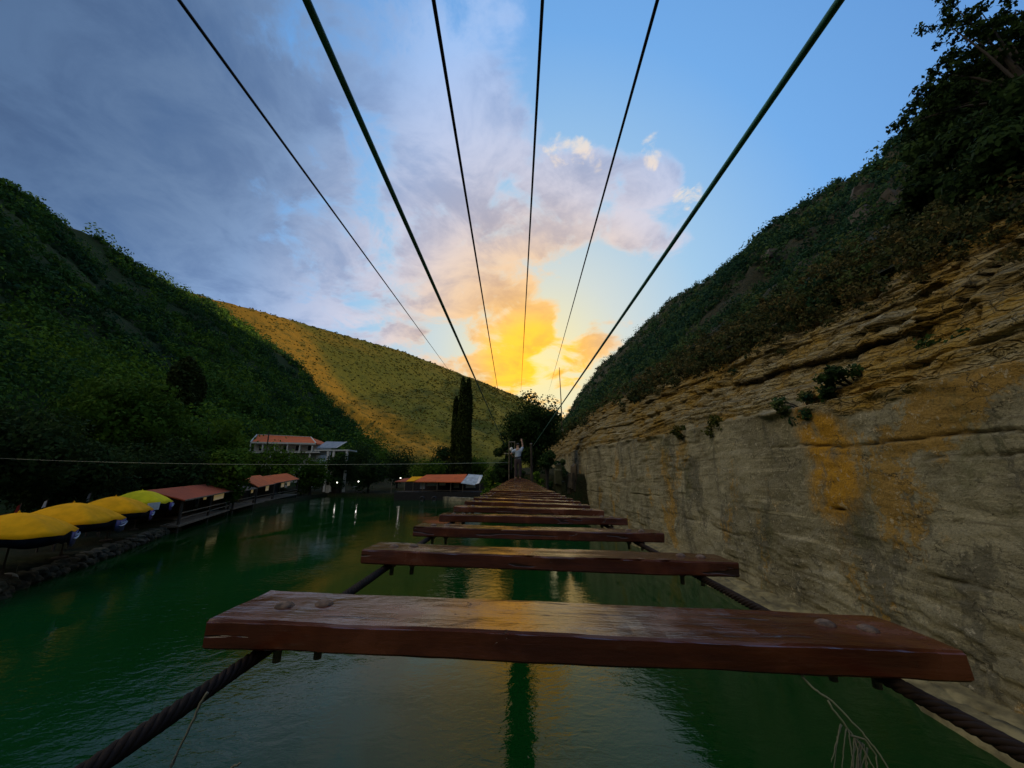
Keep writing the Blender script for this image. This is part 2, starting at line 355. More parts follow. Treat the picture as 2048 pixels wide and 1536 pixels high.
def rock_mat():
    m, b, p = material('cliff_rock')
    g = b.n('ShaderNodeNewGeometry').outputs['Position']
    zone = b.n('ShaderNodeAttribute', attribute_name='zone').outputs['Fac']       # 0 cut wall, 1 broken strata, 2 soil slope
    crev = b.n('ShaderNodeAttribute', attribute_name='seam').outputs['Fac']
    n = b.noise(g, .45, 6, .62, .3); nf = b.noise(g, 5.5, 7, .68, .4); nm = b.noise(g, 1.5, 6, .6, .5)
    wall = b.mix(b.smooth(n, .32, .68), (.195, .176, .112, 1), (.35, .32, .215, 1))
    bed = b.noise(b.v('ADD', b.v('MULTIPLY', g, (.3, .16, 5.5)), b.v('SCALE', b.noise(g, .8, 4, .6, 0, 1), .5)), 1.0, 5, .7)
    wall = b.mix(b.m('MULTIPLY', b.smooth(bed, .54, .66), .55), wall, (.52, .47, .32, 1))
    wall = b.mix(b.m('MULTIPLY', b.smooth(bed, .44, .34), .6), wall, (.12, .10, .06, 1))
    brk = b.m('MULTIPLY', b.m('SUBTRACT', nf, .5), .35)
    st = b.m('ADD', b.noise(b.v('MULTIPLY', g, (.6, .62, .20)), 1.0, 6, .68, .6), brk)             # stains that ran down the wall
    wall = b.mix(b.m('MULTIPLY', b.smooth(st, .54, .60), .7), wall, (.11, .105, .080, 1))
    st2 = b.m('ADD', b.noise(b.v('MULTIPLY', b.v('ADD', g, (40, 13, 7)), (.5, .36, .20)), 1.0, 6, .68, .6), brk)
    wall = b.mix(b.m('MULTIPLY', b.smooth(st2, .56, .62), .8), wall, (.38, .225, .040, 1))
    ws = b.n('ShaderNodeAttribute', attribute_name='ochre').outputs['Fac']
    wall = b.mix(b.m('MULTIPLY', b.smooth(b.m('ADD', ws, b.m('MULTIPLY', brk, 2.4)), .25, .8), b.smooth(nm, .3, .55)), wall, (.48, .255, .022, 1))
    wall = b.mix(b.m('MULTIPLY', b.smooth(nf, .59, .63), .6), wall, (.55, .50, .37, 1))
    moss = b.noise(b.v('MULTIPLY', b.v('ADD', g, (5, 83, 21)), (1, .7, .5)), .6, 6, .7)
    wall = b.mix(b.m('MULTIPLY', b.smooth(b.m('ADD', moss, brk), .54, .68), .5), wall, (.115, .125, .050, 1))
    vc = b.n('ShaderNodeTexVoronoi', feature='DISTANCE_TO_EDGE'); b.put(vc, 'Vector', b.v('ADD', b.v('MULTIPLY', g, (1, .55, 1.9)), b.v('SCALE', b.noise(g, 1.6, 6, .7, .4, 1), .7))); b.put(vc, 'Scale', .95)
    hair = b.m('MULTIPLY', b.smooth(vc.outputs['Distance'], .016, .002), b.smooth(b.noise(g, .55, 4, .6), .48, .58))
    wall = b.mix(b.m('MULTIPLY', hair, .85), wall, (.03, .026, .018, 1))
    pit = b.noise(g, 12, 5, .75, .5)
    wall = b.mix(b.m('MULTIPLY', b.smooth(pit, .40, .35), .8), wall, (.07, .06, .04, 1))
    lay = b.noise(b.v('MULTIPLY', g, (.25, .10, 2.3)), 1.0, 6, .65, .3)
    str_ = b.ramp(lay, [(.28, (.08, .065, .04)), (.40, (.22, .155, .045)), (.48, (.38, .33, .20)), (.54, (.25, .18, .05)), (.62, (.42, .37, .23)), (.72, (.16, .11, .04))])
    och = b.noise(b.v('ADD', g, (9, 31, 3)), .33, 5, .6, .4)
    str_ = b.mix(b.m('MULTIPLY', b.smooth(och, .45, .62), .75), str_, (.36, .215, .022, 1))
    str_ = b.mix(b.m('MULTIPLY', b.smooth(nf, .55, .75), .4), str_, (.50, .44, .30, 1))
    c = b.mix(b.smooth(zone, .3, .8), wall, str_)
    soil = b.mix(b.smooth(nm, .35, .65), (.020, .030, .016, 1), (.055, .052, .028, 1))
    soil = b.mix(b.m('MULTIPLY', b.smooth(b.noise(g, .28, 6, .7, .4), .58, .66), .8), soil, b.mix(nf, (.10, .085, .06, 1), (.26, .22, .17, 1)))
    c = b.mix(b.smooth(zone, 1.3, 1.8), c, soil)
    c = b.mix(b.m('MULTIPLY', crev, .85), c, (.022, .019, .013, 1))
    c = b.mix(b.smooth(b.noise(g, 17, 4, .7), .4, .8), c, b.mix(.5, c, (.04, .036, .026, 1)))
    b.put(p, 'Base Color', c); b.put(p, 'Roughness', .92); b.put(p, 'Specular IOR Level', .25)
    h = b.m('ADD', b.m('MULTIPLY', nf, .6), b.m('ADD', b.m('MULTIPLY', nm, 1.0), b.m('MULTIPLY', b.noise(b.v('MULTIPLY', g, (1, .7, 2)), 9, 5, .75), .25)))
    vo = b.n('ShaderNodeTexVoronoi', feature='DISTANCE_TO_EDGE'); b.put(vo, 'Vector', b.v('ADD', b.v('MULTIPLY', g, (1.2, 1.0, 3.2)), b.v('SCALE', b.noise(g, 1.1, 4, .6, .3, 1), .9))); b.put(vo, 'Scale', 1.7)
    vo2 = b.n('ShaderNodeTexVoronoi', feature='F1'); b.put(vo2, 'Vector', b.v('MULTIPLY', g, (1, 1, 2))); b.put(vo2, 'Scale', 9)
    fr_ = b.m('MULTIPLY', b.smooth(vo.outputs['Distance'], 0, .09), b.smooth(zone, .4, .9))
    h = b.m('ADD', h, b.m('ADD', b.m('MULTIPLY', fr_, .9), b.m('MULTIPLY', b.m('MULTIPLY', vo2.outputs['Distance'], .5), b.smooth(zone, .3, .8))))
    q = b.n('ShaderNodeBump'); b.put(q, 'Strength', 1); b.put(q, 'Distance', .13); b.put(q, 'Height', h); b.nt.links.new(q.outputs[0], p.inputs['Normal'])
    return m
M['rock'] = rock_mat()

def hill_mat(name, a, bb, cc, scale):
    m, b, p = material(name); g = b.n('ShaderNodeNewGeometry').outputs['Position']
    n1_ = b.noise(g, scale, 7, .65, .3); n2_ = b.noise(g, scale * 9, 5, .7)
    c = b.mix(b.smooth(n1_, .35, .66), a, bb); c = b.mix(b.smooth(n2_, .47, .66), c, cc)
    if name == 'far_hill':        # sunlit gold of the spur painted in, darker olive as gully shade beyond it
        sun_gold = b.n('ShaderNodeAttribute', attribute_name='dry').outputs['Fac']; sun_gold = b.m('ADD', sun_gold, b.m('MULTIPLY', b.m('SUBTRACT', n1_, .5), 1.2))
        c = b.mix(b.smooth(sun_gold, .15, .75), c, b.mix(b.smooth(n2_, .45, .68), (.215, .13, .016, 1), (.085, .075, .013, 1)))
    b.put(p, 'Base Color', c); b.put(p, 'Roughness', 1); b.put(p, 'Specular IOR Level', .1)
    q = b.n('ShaderNodeBump'); b.put(q, 'Strength', 1); b.put(q, 'Distance', 1.6 if scale < .05 else .3); b.put(q, 'Height', b.m('ADD', n2_, b.m('MULTIPLY', b.noise(g, scale * 30, 4, .7), .6))); b.nt.links.new(q.outputs[0], p.inputs['Normal'])
    return m
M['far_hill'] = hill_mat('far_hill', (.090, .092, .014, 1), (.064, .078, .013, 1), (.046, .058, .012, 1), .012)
M['hill_soil'] = hill_mat('hill_soil', (.020, .034, .010, 1), (.032, .048, .012, 1), (.04, .042, .018, 1), .05)
M['bank'] = hill_mat('bank', (.022, .022, .010, 1), (.018, .028, .009, 1), (.04, .034, .016, 1), .25)
M['lakebed'] = simple('lakebed', (.03, .05, .02), .9)

# ------------------------------------------------------------------ setting: water, valley floor, hills, cliff
np_mesh('lake_water', [(-80, -40, 0), (14, -40, 0), (14, 120, 0), (-80, 120, 0)], [(0, 1, 2, 3)], M['water'])['kind'] = 'structure'
shore = [ground(-160, 1290, 0), ground(0, 1192, 0), ground(200, 1120, 0), ground(345, 1062, 0), ground(470, 1024, 0), ground(605, 1000, 0), ground(650, 992, 0)]
shoreX = np.array([p.x for p in shore]); shoreY = np.array([p.y for p in shore])
def leftshore(y): return np.interp(y, np.concatenate([[-40], shoreY]), np.concatenate([[-14.], shoreX]))
farx = np.array([-80., -53, -40, -27, -20, -8, 0, 3, 12, 20]); fary = np.array([104., 103, 101, 99, 88, 77, 52, 45, 44, 44])
def floor_h(x, y):
    d1 = leftshore(y) - x                     # > 0 on the left bank
    d2 = y - np.interp(x, farx, fary)         # > 0 beyond the far shore
    d = np.maximum(d1, d2)
    land = sstep(d, -.15, .35) * 1.6 - 1.0 + np.clip(d, 0, 30) * .02
    rise = sstep(d2, 5, 120) * 3 + sstep(d1, 8, 40) * 2.0
    end = sstep(y, 41, 46) * sstep(x, -5, -1) * (4.25)        # the bridge lands on a bank at deck height
    return np.where(d < -.15, -1.0, land + rise) + np.where(d > -.15, 1, 0) * 0 + np.minimum(end, 4.2) * sstep(d2, -.2, 2.5) + .12 * fbm(x * .4, y * .4, 0, 3) * sstep(d, .1, 1)
gx = np.concatenate([np.linspace(-420, -80, 40), np.linspace(-78, 24, 260), np.linspace(26, 300, 30)])
gy = np.concatenate([np.linspace(-60, 4, 30), np.linspace(5, 125, 260), np.linspace(128, 1200, 60)])
X, Y = np.meshgrid(gx, gy)
V = np.stack([X, Y, floor_h(X, Y)], -1).reshape(-1, 3)
np_mesh('valley_ground', V, grid_faces(len(gy), len(gx)), M['bank'], smooth=True)['kind'] = 'structure'

def left_h(x, y):
    foot = np.interp(y, [-60, 30, 70, 105, 150, 260], [-44, -46, -54, -66, -74, -60])
    top = 114.
    prof = 1.5 + np.clip(foot - x, 0, None) * (top - 1.5) / (foot + 200) - np.clip(x - foot, 0, None) * .5
    prof = np.where(x < -200, top - (-200 - x) * .12, prof)
    yend = np.interp(x, [-260, -200, -157, -107, -70], [262, 256, 254, 245, 232])
    fall = np.clip(y - yend, 0, None)
    n = fbm(x * .02, y * .02, 3, 5) * 5 * sstep(foot - x, 3, 40)
    return np.maximum(prof - fall * 1.3 + n, -6)
gx = np.linspace(-330, -40, 150); gy = np.linspace(-80, 330, 190)
X, Y = np.meshgrid(gx, gy); H = left_h(X, Y)
np_mesh('left_hill', np.stack([X, Y, H], -1).reshape(-1, 3), grid_faces(len(gy), len(gx)), M['hill_soil'], smooth=True)['kind'] = 'structure'

rp = []
for px, py, yy in [(300, 560, 390), (430, 597, 430), (520, 620, 470), (640, 655, 560), (800, 700, 720), (900, 738, 850), (1030, 790, 1000), (1150, 845, 1120), (1300, 900, 1300)]:
    rp.append(at(px, py, yy))
rp = np.array([tuple(p) for p in rp])
spur = np.array([tuple(at(470, 625, 470)), tuple(at(560, 690, 452)), tuple(at(640, 765, 434)), tuple(at(740, 835, 414)), tuple(at(840, 895, 396))])
def seg_dist(px, py, line, step=8):
    pts = []
    for a, b in zip(line[:-1], line[1:]):
        k = max(2, int(np.linalg.norm(b[:2] - a[:2]) / step)); t = np.linspace(0, 1, k, endpoint=False)[:, None]; pts.append(a + (b - a) * t)
    pts = np.concatenate(pts + [line[-1:]])
    bd = np.full(px.shape, 1e9); bz = np.zeros(px.shape); sg = np.zeros(px.shape)
    tang = np.gradient(pts[:, :2], axis=0)
    for q, t in zip(pts, tang):
        dx, dy = px - q[0], py - q[1]; d = np.hypot(dx, dy); k = d < bd
        bd = np.where(k, d, bd); bz = np.where(k, q[2], bz); sg = np.where(k, t[0] * dy - t[1] * dx, sg)
    return bd, bz, sg
def far_h(x, y):
    d, z, s = seg_dist(x, y, rp)
    front = z - d * .62 * np.clip(1.12 - d * .0007, .7, 1.2); back = z - d * .35
    h = np.where(s < 0, front, back)
    gully = np.sin(x * .011 + y * .017 + fbm(x * .006, y * .006, 1, 3) * 1.6)
    h = h + (gully * 15 + fbm(x * .012, y * .012, 7, 5) * 8) * sstep(d, 8, 110)
    h = np.where(s < 0, np.minimum(h, np.maximum((y - 268) * .40 - (x + 150) * .28 + fbm(x * .015, y * .015, 11, 4) * 7, z - d * .95)), h)
    d2, z2, s2 = seg_dist(x, y, spur)
    h2 = z2 - d2 * np.where(s2 < 0, 1.0, .75) + fbm(x * .03, y * .03, 4, 4) * 4 * sstep(d2, 3, 30)
    return np.maximum(np.maximum(h, np.minimum(h2, (y - 300) * .9)), -3)
gx = np.linspace(-520, 420, 200); gy = np.linspace(240, 1320, 220)
X, Y = np.meshgrid(gx, gy); H = far_h(X, Y)
dspur = seg_dist(X, Y, spur)[0]; dry = np.exp(-(dspur / 42) ** 2) + .30 * np.exp(-(seg_dist(X, Y, rp)[0] / 60) ** 2)  # dry weights the painted sun gold along spur and ridge
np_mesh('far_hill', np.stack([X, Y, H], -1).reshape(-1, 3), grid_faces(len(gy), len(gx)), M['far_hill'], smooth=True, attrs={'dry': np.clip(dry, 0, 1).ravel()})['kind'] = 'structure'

# right cliff: one sheet, u along the valley, v up the profile
def cliff_base(y): return np.interp(y, [-30, 0, 30, 42, 60, 90, 150, 260, 420], [8.9, 8.8, 8.7, 8.4, 8.6, 9.5, 13, 20, 26])
def wall_top(y): return CZ + 1.9 + .035 * np.clip(y, 0, 90)
def veg_z(y): return CZ + 6.6 + .062 * np.clip(y, 0, 300)
ys = [-14.]
while ys[-1] < 420:
    y = ys[-1]; ys.append(y + (.6 if y < 3 else max(.085, .0115 * y)))
ys = np.array(ys)
tv = np.concatenate([np.linspace(0, 1, 150), np.linspace(1, 2, 132)[1:], np.linspace(2, 2.25, 26)[1:]])
Yg, Tg = np.meshgrid(ys, tv)
zb, zw, zv = -1.0, wall_top(Yg), veg_z(Yg)
Zg = np.where(Tg < 1, zb + (zw - zb) * Tg, np.where(Tg < 2, zw + (zv - zw) * (Tg - 1), zv + (Tg - 2) * 12))
bx = cliff_base(Yg)
wob = fbm(Yg * .06, 0, 2, 3) * .5
Xg = bx + wob + np.where(Tg < 1, .10 * Tg, np.where(Tg < 2, .1 + .35 + 3.6 * (Tg - 1) ** 1.25, 4.05 + (Tg - 2) * 12 * 1.05))
lay = Zg - .035 * Yg + .35 * fbm(Yg * .16, Zg * .1, 5, 3)
lay = lay + .45 * fbm(lay * .55, Yg * .02, 71, 2)
zone = sstep(Tg + .07 * fbm(Yg * .28, Zg * .4, 61, 4) + .03 * fbm(Yg * 1.3, Zg * 1.3, 62, 3), .93, 1.04) + sstep(Tg + .14 * fbm(Yg * .35, Zg * .35, 9, 3), 1.9, 2.1)
# strata: stepped beds with their own setback, stronger above the cut wall
def beds(l, k, seed):
    q = l / k; i = np.floor(q); f = q - i
    a = _val[(i.astype(np.int64) * 37 + seed) & 4095]; b2 = _val[((i + 1).astype(np.int64) * 37 + seed) & 4095]
    return a + (b2 - a) * sstep(f, .80, 1.0), np.exp(-((f - .90) / .07) ** 2)
b1, s1 = beds(lay, .62, 11); b2_, s2_ = beds(lay + .3 * fbm(Yg * .5, Zg * .2, 8, 2), .21, 91)
up = sstep(Tg + .07 * fbm(Yg * .28, Zg * .4, 61, 4) + .03 * fbm(Yg * 1.3, Zg * 1.3, 62, 3), .93, 1.04)
brk = np.abs(fbm(Yg * .9, Zg * 1.1, 2, 4)); blocks = fbm(Yg * .55, lay * 1.4, 6, 4)
def hsh(i, j, k): return _val[_perm[(i * 31 + _perm[(j * 57 + k) & 4095]) & 4095]]
def blocks_(l, y, kh, ky, sd):          # broken courses: every block has its own setback and tilt, with open joints
    l2 = l + .12 * kh * fbm(y * .8 / ky, l / kh * .3, sd, 3); i = np.floor(l2 / kh).astype(np.int64); f = l2 / kh - i
    yy = y + hsh(i, i * 0, sd) * ky + .22 * ky * fbm(l / kh, y / ky * .6, sd + 3, 3)
    wv = ky * (1 + .5 * hsh(i, i * 0 + 5, sd)); j_ = np.floor(yy / wv).astype(np.int64); g = yy / wv - j_
    a = hsh(i, j_, sd + 9); tilt = hsh(i, j_, sd + 17) * (f - .5) + hsh(i, j_, sd + 23) * (g - .5)
    e = np.minimum(np.minimum(f, 1 - f) * kh, np.minimum(g, 1 - g) * wv)
    return a + .7 * tilt, np.exp(-(e / .035) ** 2), e
B1, J1, E1 = blocks_(lay, Yg, 1.15, 2.3, 3); B2, J2, E2 = blocks_(lay, Yg, .47, 1.05, 41); B3, J3, E3 = blocks_(lay, Yg, .22, .55, 77)
rough = fbm(Yg * 1.7, Zg * 2.2, 6, 4); rub = sstep(fbm(Yg * .13, Zg * .25, 31, 3), -.3, .4)
amp = .35 + .65 * sstep(Tg, 1.02, 1.5)
disp = up * (.15 * b1 + amp * (.23 * B1 + (.14 + .08 * rub) * B2 + (.06 + .06 * rub) * B3) + .09 * rough - .10 * J1 - .06 * J2)
bedm = sstep(fbm(Yg * .12, Zg * .35, 51, 3), -.35, .35)
wallr = .07 * fbm(Yg * .35, Zg * .45, 3, 4) + .035 * fbm(Yg * 1.7, Zg * 2.6, 1, 4) + .022 * np.abs(fbm(Yg * 5, Zg * 7, 8, 3)) + bedm * (.045 * B1 + .045 * B2 + .022 * B3 - .02 * J2)
disp = disp + (1 - up) * wallr
seam = (1 - up) * bedm * .35 * J2 * sstep(fbm(Yg * .6, lay * 2, 24, 3), 0, .5) + up * np.clip(.75 * s1 * sstep(fbm(Yg * .25, lay * 2, 4, 3), -.2, .3) + .7 * J1 * sstep(fbm(Yg * .5, lay, 14, 3), -.2, .4) + .45 * J2 * rub, 0, 1)
# long cracks across the cut wall
for zc, amp, sd in [(CZ - .95, .10, 1.), (CZ + .35, .06, 5.), (CZ - 2.2, .05, 9.), (CZ + 1.2, .07, 14.)]:
    cz = zc + .22 * fbm(Yg * .22, sd, 0, 4) - .012 * Yg + .05 * fbm(Yg * 1.6, sd, 4, 4)
    g_ = np.exp(-((Zg - cz) / .026) ** 2) * sstep(fbm(Yg * .16, sd + 3, 0, 3) + .5 * fbm(Yg * 1.1, sd, 6, 3), -.2, .25) * (1 - up)
    disp = disp - 0; seam = np.maximum(seam, g_); Xg = Xg + g_ * amp * 2
    Xg = Xg + (1 - up) * sstep(Zg, cz - .03, cz + .03) * .03 * sstep(fbm(Yg * .12, sd + 3, 0, 3), -.35, .15)
Xg = Xg - disp
# jutting ledge at the top of the wall
Xg = Xg - np.exp(-((Tg - 1.0 - .02 * fbm(Yg * .5, 8, 0, 3)) / .016) ** 2) * np.clip(.10 + .26 * fbm(Yg * .7, 3, 0, 4), 0, 1)
seam = np.maximum(seam, np.exp(-((Tg - .972 - .02 * fbm(Yg * .5, 8, 0, 3)) / .010) ** 2) * .7 * sstep(fbm(Yg * .2, 7, 0, 3), -.4, .1))
ochre = np.exp(-((Yg - 12.2 + .5 * fbm(Zg * .6, 1, 0, 3)) / 1.2) ** 2) * (1 - up) * (.35 + .65 * sstep(Zg, CZ - 1.6, CZ - .4)) * sstep(Zg, CZ - 4.2, CZ - 3)
V = np.stack([Xg, Yg, Zg], -1).reshape(-1, 3)
Fc = grid_faces(len(tv), len(ys))[:, ::-1]
np_mesh('rock_cliff', V, Fc, M['rock'], attrs={'zone': zone.ravel(), 'seam': seam.ravel(), 'ochre': np.clip(ochre, 0, 1).ravel()})['kind'] = 'structure'

KY = np.array([-60., 50, 97, 116, 185, 286, 342, 362, 385]); KK = np.array([.80, .80, .82, .89, 1.03, 1.32, 1.6, .6, .0])
def slope_h(x, y):
    x0 = cliff_base(y) + 3.6; z0 = veg_z(y)
    k = np.interp(y, KY, KK); top = np.interp(y, [-60, 185, 286, 342, 400], [108, 106, 84, 62, 40])
    xx = np.minimum(x, top) - x0; h = z0 + xx * k + np.clip(x - top, 0, 260) * np.interp(y, [-60, 330, 365], [.30, .30, 0])
    rough = (fbm(x * .05, y * .05, 2, 5) * 3.2 + fbm(x * .25, y * .25, 12, 4) * .9 - np.abs(fbm(x * .09, y * .13, 22, 3)) * 2.2 + .8) * sstep(x - x0, 0, 14)
    return h + rough - .5
gu = np.concatenate([np.linspace(0, 20, 60), 20 + np.geomspace(.5, 300, 90)])
gy = np.concatenate([np.linspace(-60, 0, 24), np.linspace(1, 60, 120), np.geomspace(61, 430, 130)])
U, Y = np.meshgrid(gu, gy); X = cliff_base(Y) + 3.6 + U - .2; H = slope_h(X, Y)
zz = np.full(H.size, 2.0)
np_mesh('right_hillside', np.stack([X, Y, H], -1).reshape(-1, 3), grid_faces(len(gy), len(gu)), M['rock'], smooth=True, attrs={'zone': zz, 'seam': zz * 0, 'ochre': zz * 0})['kind'] = 'structure'

# ------------------------------------------------------------------ foliage
def leaves(cent, rad, npl, size, flat=1.0, shell=.55, tint=None, jit=.7, tn=.13):
    """leaf sized quads through ellipsoid clumps; returns verts, faces, tint"""
    cent = np.asarray(cent, float); N = len(cent); rad = np.broadcast_to(np.asarray(rad, float).reshape(N if np.ndim(rad) else 1, -1), (N, 1)) if np.ndim(rad) < 2 else np.asarray(rad)
    npl = np.broadcast_to(npl, N).astype(int); idx = np.repeat(np.arange(N), npl); n = len(idx)
    d = rng.normal(size=(n, 3)); d /= np.linalg.norm(d, axis=1)[:, None]
    r = (shell + (1 - shell) * rng.random(n) ** .7)[:, None]
    sc3 = rad[idx] * np.array([1, 1, flat])
    c = cent[idx] + d * r * sc3
    nrm = d + rng.normal(size=(n, 3)) * jit; nrm /= np.linalg.norm(nrm, axis=1)[:, None]
    t = np.cross(nrm, rng.normal(size=(n, 3))); t /= np.linalg.norm(t, axis=1)[:, None]; b = np.cross(nrm, t)
    sz = (size[idx] if np.ndim(size) else size) * rng.uniform(.6, 1.35, n)
    sz = np.asarray(sz)[:, None]
    lw = rng.uniform(.45, .8, n)[:, None]
    V = np.stack([c - t * sz, c - b * sz * lw * .9 + nrm * sz * .12, c + t * sz, c + b * sz * lw], 1).reshape(-1, 3)
    F_ = np.arange(4 * n).reshape(-1, 4)
    tv_ = np.clip((rng.random(N) if tint is None else tint)[idx] + rng.normal(size=n) * tn, 0, 1)
    return V, F_, np.repeat(tv_, 4)
def cloud(name, mat, parts, parent=None):
    Vs, Fs, Ts = [], [], []; k = 0
    for V, F_, T in parts: Vs.append(V); Fs.append(F_ + k); Ts.append(T); k += len(V)
    return np_mesh(name, np.concatenate(Vs), np.concatenate(Fs), mat, parent, attrs={'tint': np.concatenate(Ts)})

# left hill forest: one mass nobody could count
def scatter(fn, n, xr, yr, accept):
    out = []
    while len(out) < n:
        x = rng.uniform(*xr, n); y = rng.uniform(*yr, n); k = accept(x, y)
        out += list(zip(x[k], y[k]))
    return np.array(out[:n])
P_ = scatter(None, 5600, (-235, -44), (-10, 275), lambda x, y: (left_h(x, y) > 3) & (x / np.maximum(y, 5) > -2.2) & (fbm(x * .06, y * .06, 44, 3) > -.62) & (y < np.interp(x, [-260, -200, -157, -107, -70], [266, 262, 260, 252, 240])))
ph = left_h(P_[:, 0], P_[:, 1]); dist = np.hypot(P_[:, 0], P_[:, 1])
low = 1 - sstep(ph, 5, 75)
rr = rng.uniform(.9, 2.4, len(P_)) * (1 + 1.0 * low) * np.where(rng.random(len(P_)) < .10, 2.1, 1)
c1 = np.column_stack([P_, ph + rr * .6])
tn = np.clip(.28 + .42 * low + .3 * vnoise(P_[:, 0] * .05, P_[:, 1] * .05) + rng.normal(size=len(P_)) * .26, 0, 1)
npl = np.clip((5200 / dist * rr / 1.7).astype(int), 24, 150)
tag(cloud('hill_forest', M['leaf_hill'], [leaves(c1, rr, npl, np.clip(dist * .0034, .18, .6), .95, .6, tn, .26, .06)]), kind='stuff', label='dense dark green forest covering the left hillside', cat='forest')
# far hill scrub
P_ = scatter(None, 8500, (-400, 60), (290, 1010), lambda x, y: far_h(x, y) > 8)
ph = far_h(P_[:, 0], P_[:, 1]); rr = (.4 + 1.9 * rng.random(len(P_)) ** 3) * np.clip(P_[:, 1] / 500, .7, 1.3)
tag(cloud('hill_scrub', M['leaf_scrub'], [leaves(np.column_stack([P_, ph + rr * .2]), rr, 12, np.clip(P_[:, 1] * .0017, .6, 1.6), .7, .5)]), kind='stuff', label='low olive scrub dotted over the sunlit far hill', cat='scrub')
# right slope scrub
def acc(x, y): return (fbm(x * .22, y * .22, 60, 2) > -.75) & (x > cliff_base(y) + 3.2) & (x < 112) & (rng.random(len(x)) < np.clip(44 / (np.hypot(x, y) + 4), .10, 1)) & (fbm(x * .12, y * .12, 30, 3) > -.7)
P_ = scatter(None, 9000, (11, 112), (2, 345), acc)
ph = slope_h(P_[:, 0], P_[:, 1]); dist = np.hypot(P_[:, 0], P_[:, 1])
rr = rng.uniform(.3, .85, len(P_)) * np.clip(dist / 34, .75, 2.6) * np.where(rng.random(len(P_)) < .09, 2.0, 1)
edge = np.clip((P_[:, 0] - cliff_base(P_[:, 1]) - 3.6) / 18, 0, 1)
tn = np.clip(.62 - .42 * edge + .25 * vnoise(P_[:, 0] * .12, P_[:, 1] * .12) + rng.normal(size=len(P_)) * .24, 0, 1)
tag(cloud('slope_scrub', M['leaf_slope'], [leaves(np.column_stack([P_, ph + rr * .35]), rr, np.clip(2600 / dist * rr, 30, 160), np.clip(dist * .0036, .075, .45), .8, .5, tn, .4, .08)]), kind='stuff', label='dark scrub and dry grass covering the slope above the cliff', cat='scrub')

ye = np.concatenate([rng.uniform(3, 22, 1500), rng.uniform(22, 40, 600), rng.uniform(40, 200, 700)])
xe = cliff_base(ye) + 4.0 + rng.normal(size=len(ye)) * .8 + .25; ze = veg_z(ye) + (xe - cliff_base(ye) - 4.0) * 1.0 + rng.normal(size=len(ye)) * .35 - .1; de = np.hypot(xe, ye)
tag(cloud('edge_grass', M['leaf_dry'], [leaves(np.column_stack([xe, ye, ze]), rng.uniform(.2, .55, len(ye)) * np.clip(de / 30, .8, 2.2), 46, np.clip(de * .0034, .06, .3), .8, .3, np.clip(rng.normal(size=len(ye)) * .3 + .38, 0, 1))]), kind='stuff', label='dry grass and low scrub along the upper edge of the rock cliff', cat='scrub')
def tree(name, label, base, h, cr, mat, group=None, lumps=26, npl=150, leaf=.2, ctr=.62, flat=.8, trunk_r=.25, tint=(.2, .9), seed=0, cat='tree', lean=(0, 0)):
    """h total height, cr crown radius; trunk with limbs and a lumpy crown"""
    r = np.random.default_rng(seed + 100); t = empty(name, base); tag(t, label, cat, group)
    m = MB(); top = Vector((lean[0], lean[1], h * .8))
    m.tube([(0, 0, -.4), (lean[0] * .15, lean[1] * .15, h * .2), (lean[0] * .45, lean[1] * .45, h * .5), top], [trunk_r * 1.3, trunk_r, trunk_r * .7, trunk_r * .2], 8)
    cz = h * ctr; rz = h - cz; L = []
    for i in range(lumps):
        d = r.normal(size=3); d /= np.linalg.norm(d); q = r.random() ** .45 * .78
        p = np.array([lean[0] * .7, lean[1] * .7, cz]) + d * q * np.array([cr, cr, rz]); L.append(p)
        if i < 9:
            m.tube([(lean[0] * .4, lean[1] * .4, h * (.25 + .4 * r.random())), tuple(p * np.array([.55, .55, .93])), tuple(p)], [trunk_r * .45, trunk_r * .25, trunk_r * .07], 6)
    L = np.array(L); lr = (r.uniform(.24, .42, lumps) if lumps > 30 else r.uniform(.36, .56, lumps)) * cr
    m.build('trunk', M['bark'], t)
    cloud('crown', mat, [leaves(L, lr, npl, leaf, flat, .45, r.uniform(*tint, lumps), .45, .09)], t)
    return t
def cypress(label, base, h, rad, seed=0, n=5200, tip=1, leaf=.28, power=.55):
    r = np.random.default_rng(seed); t = empty('cypress_tree', base); tag(t, label, 'tree')
    MB().tube([(0, 0, -.5), (0, 0, h * .5), (0, 0, h * .93)], [rad * .14, rad * .1, .04], 8).build('trunk', M['bark'], t)
    zt = r.random(n) ** .9; prof = np.minimum(1, (zt / .10 + .25)) * (1 - zt ** 4.5) ** power
    a = r.uniform(0, 2 * math.pi, n); q = rad * prof * (1 - .45 * r.random(n) ** 2) * (1 + .12 * np.sin(a * 3 + zt * 9))
    c = np.column_stack([q * np.cos(a), q * np.sin(a), h * (.04 + zt * .93)])
    if tip > 1:
        k = zt > .95; s_ = np.where(r.random(n) < .5, -1, 1); c[k, 0] = c[k, 0] * .38 + s_[k] * rad * .42; c[k, 1] *= .5; c[k, 2] += h * .012; c[k & (s_ > 0), 2] -= h * .015
    V, F_, T = leaves(c, np.full(n, leaf * 1.3), 3, leaf, 1.9, .2, r.uniform(.05, .8, n))
    cloud('crown', M['leaf_cypress'], [(V, F_, T)], t); return t

def flr(x, y): return float(floor_h(np.array([x]), np.array([y]))[0])
def lh(x, y): return max(flr(x, y), float(left_h(np.array([x]), np.array([y]))[0]))
def px_tree(name, label, px, ytop, Yd, wpx, mat, base_z=None, **k):
    p = at(px, ytop, Yd); bz = lh(p.x, Yd) if base_z is None else base_z
    return tree(name, label, (p.x, Yd, bz), max(p.z - bz, 1.5), wpx * Yd / F / 2, mat, **k)
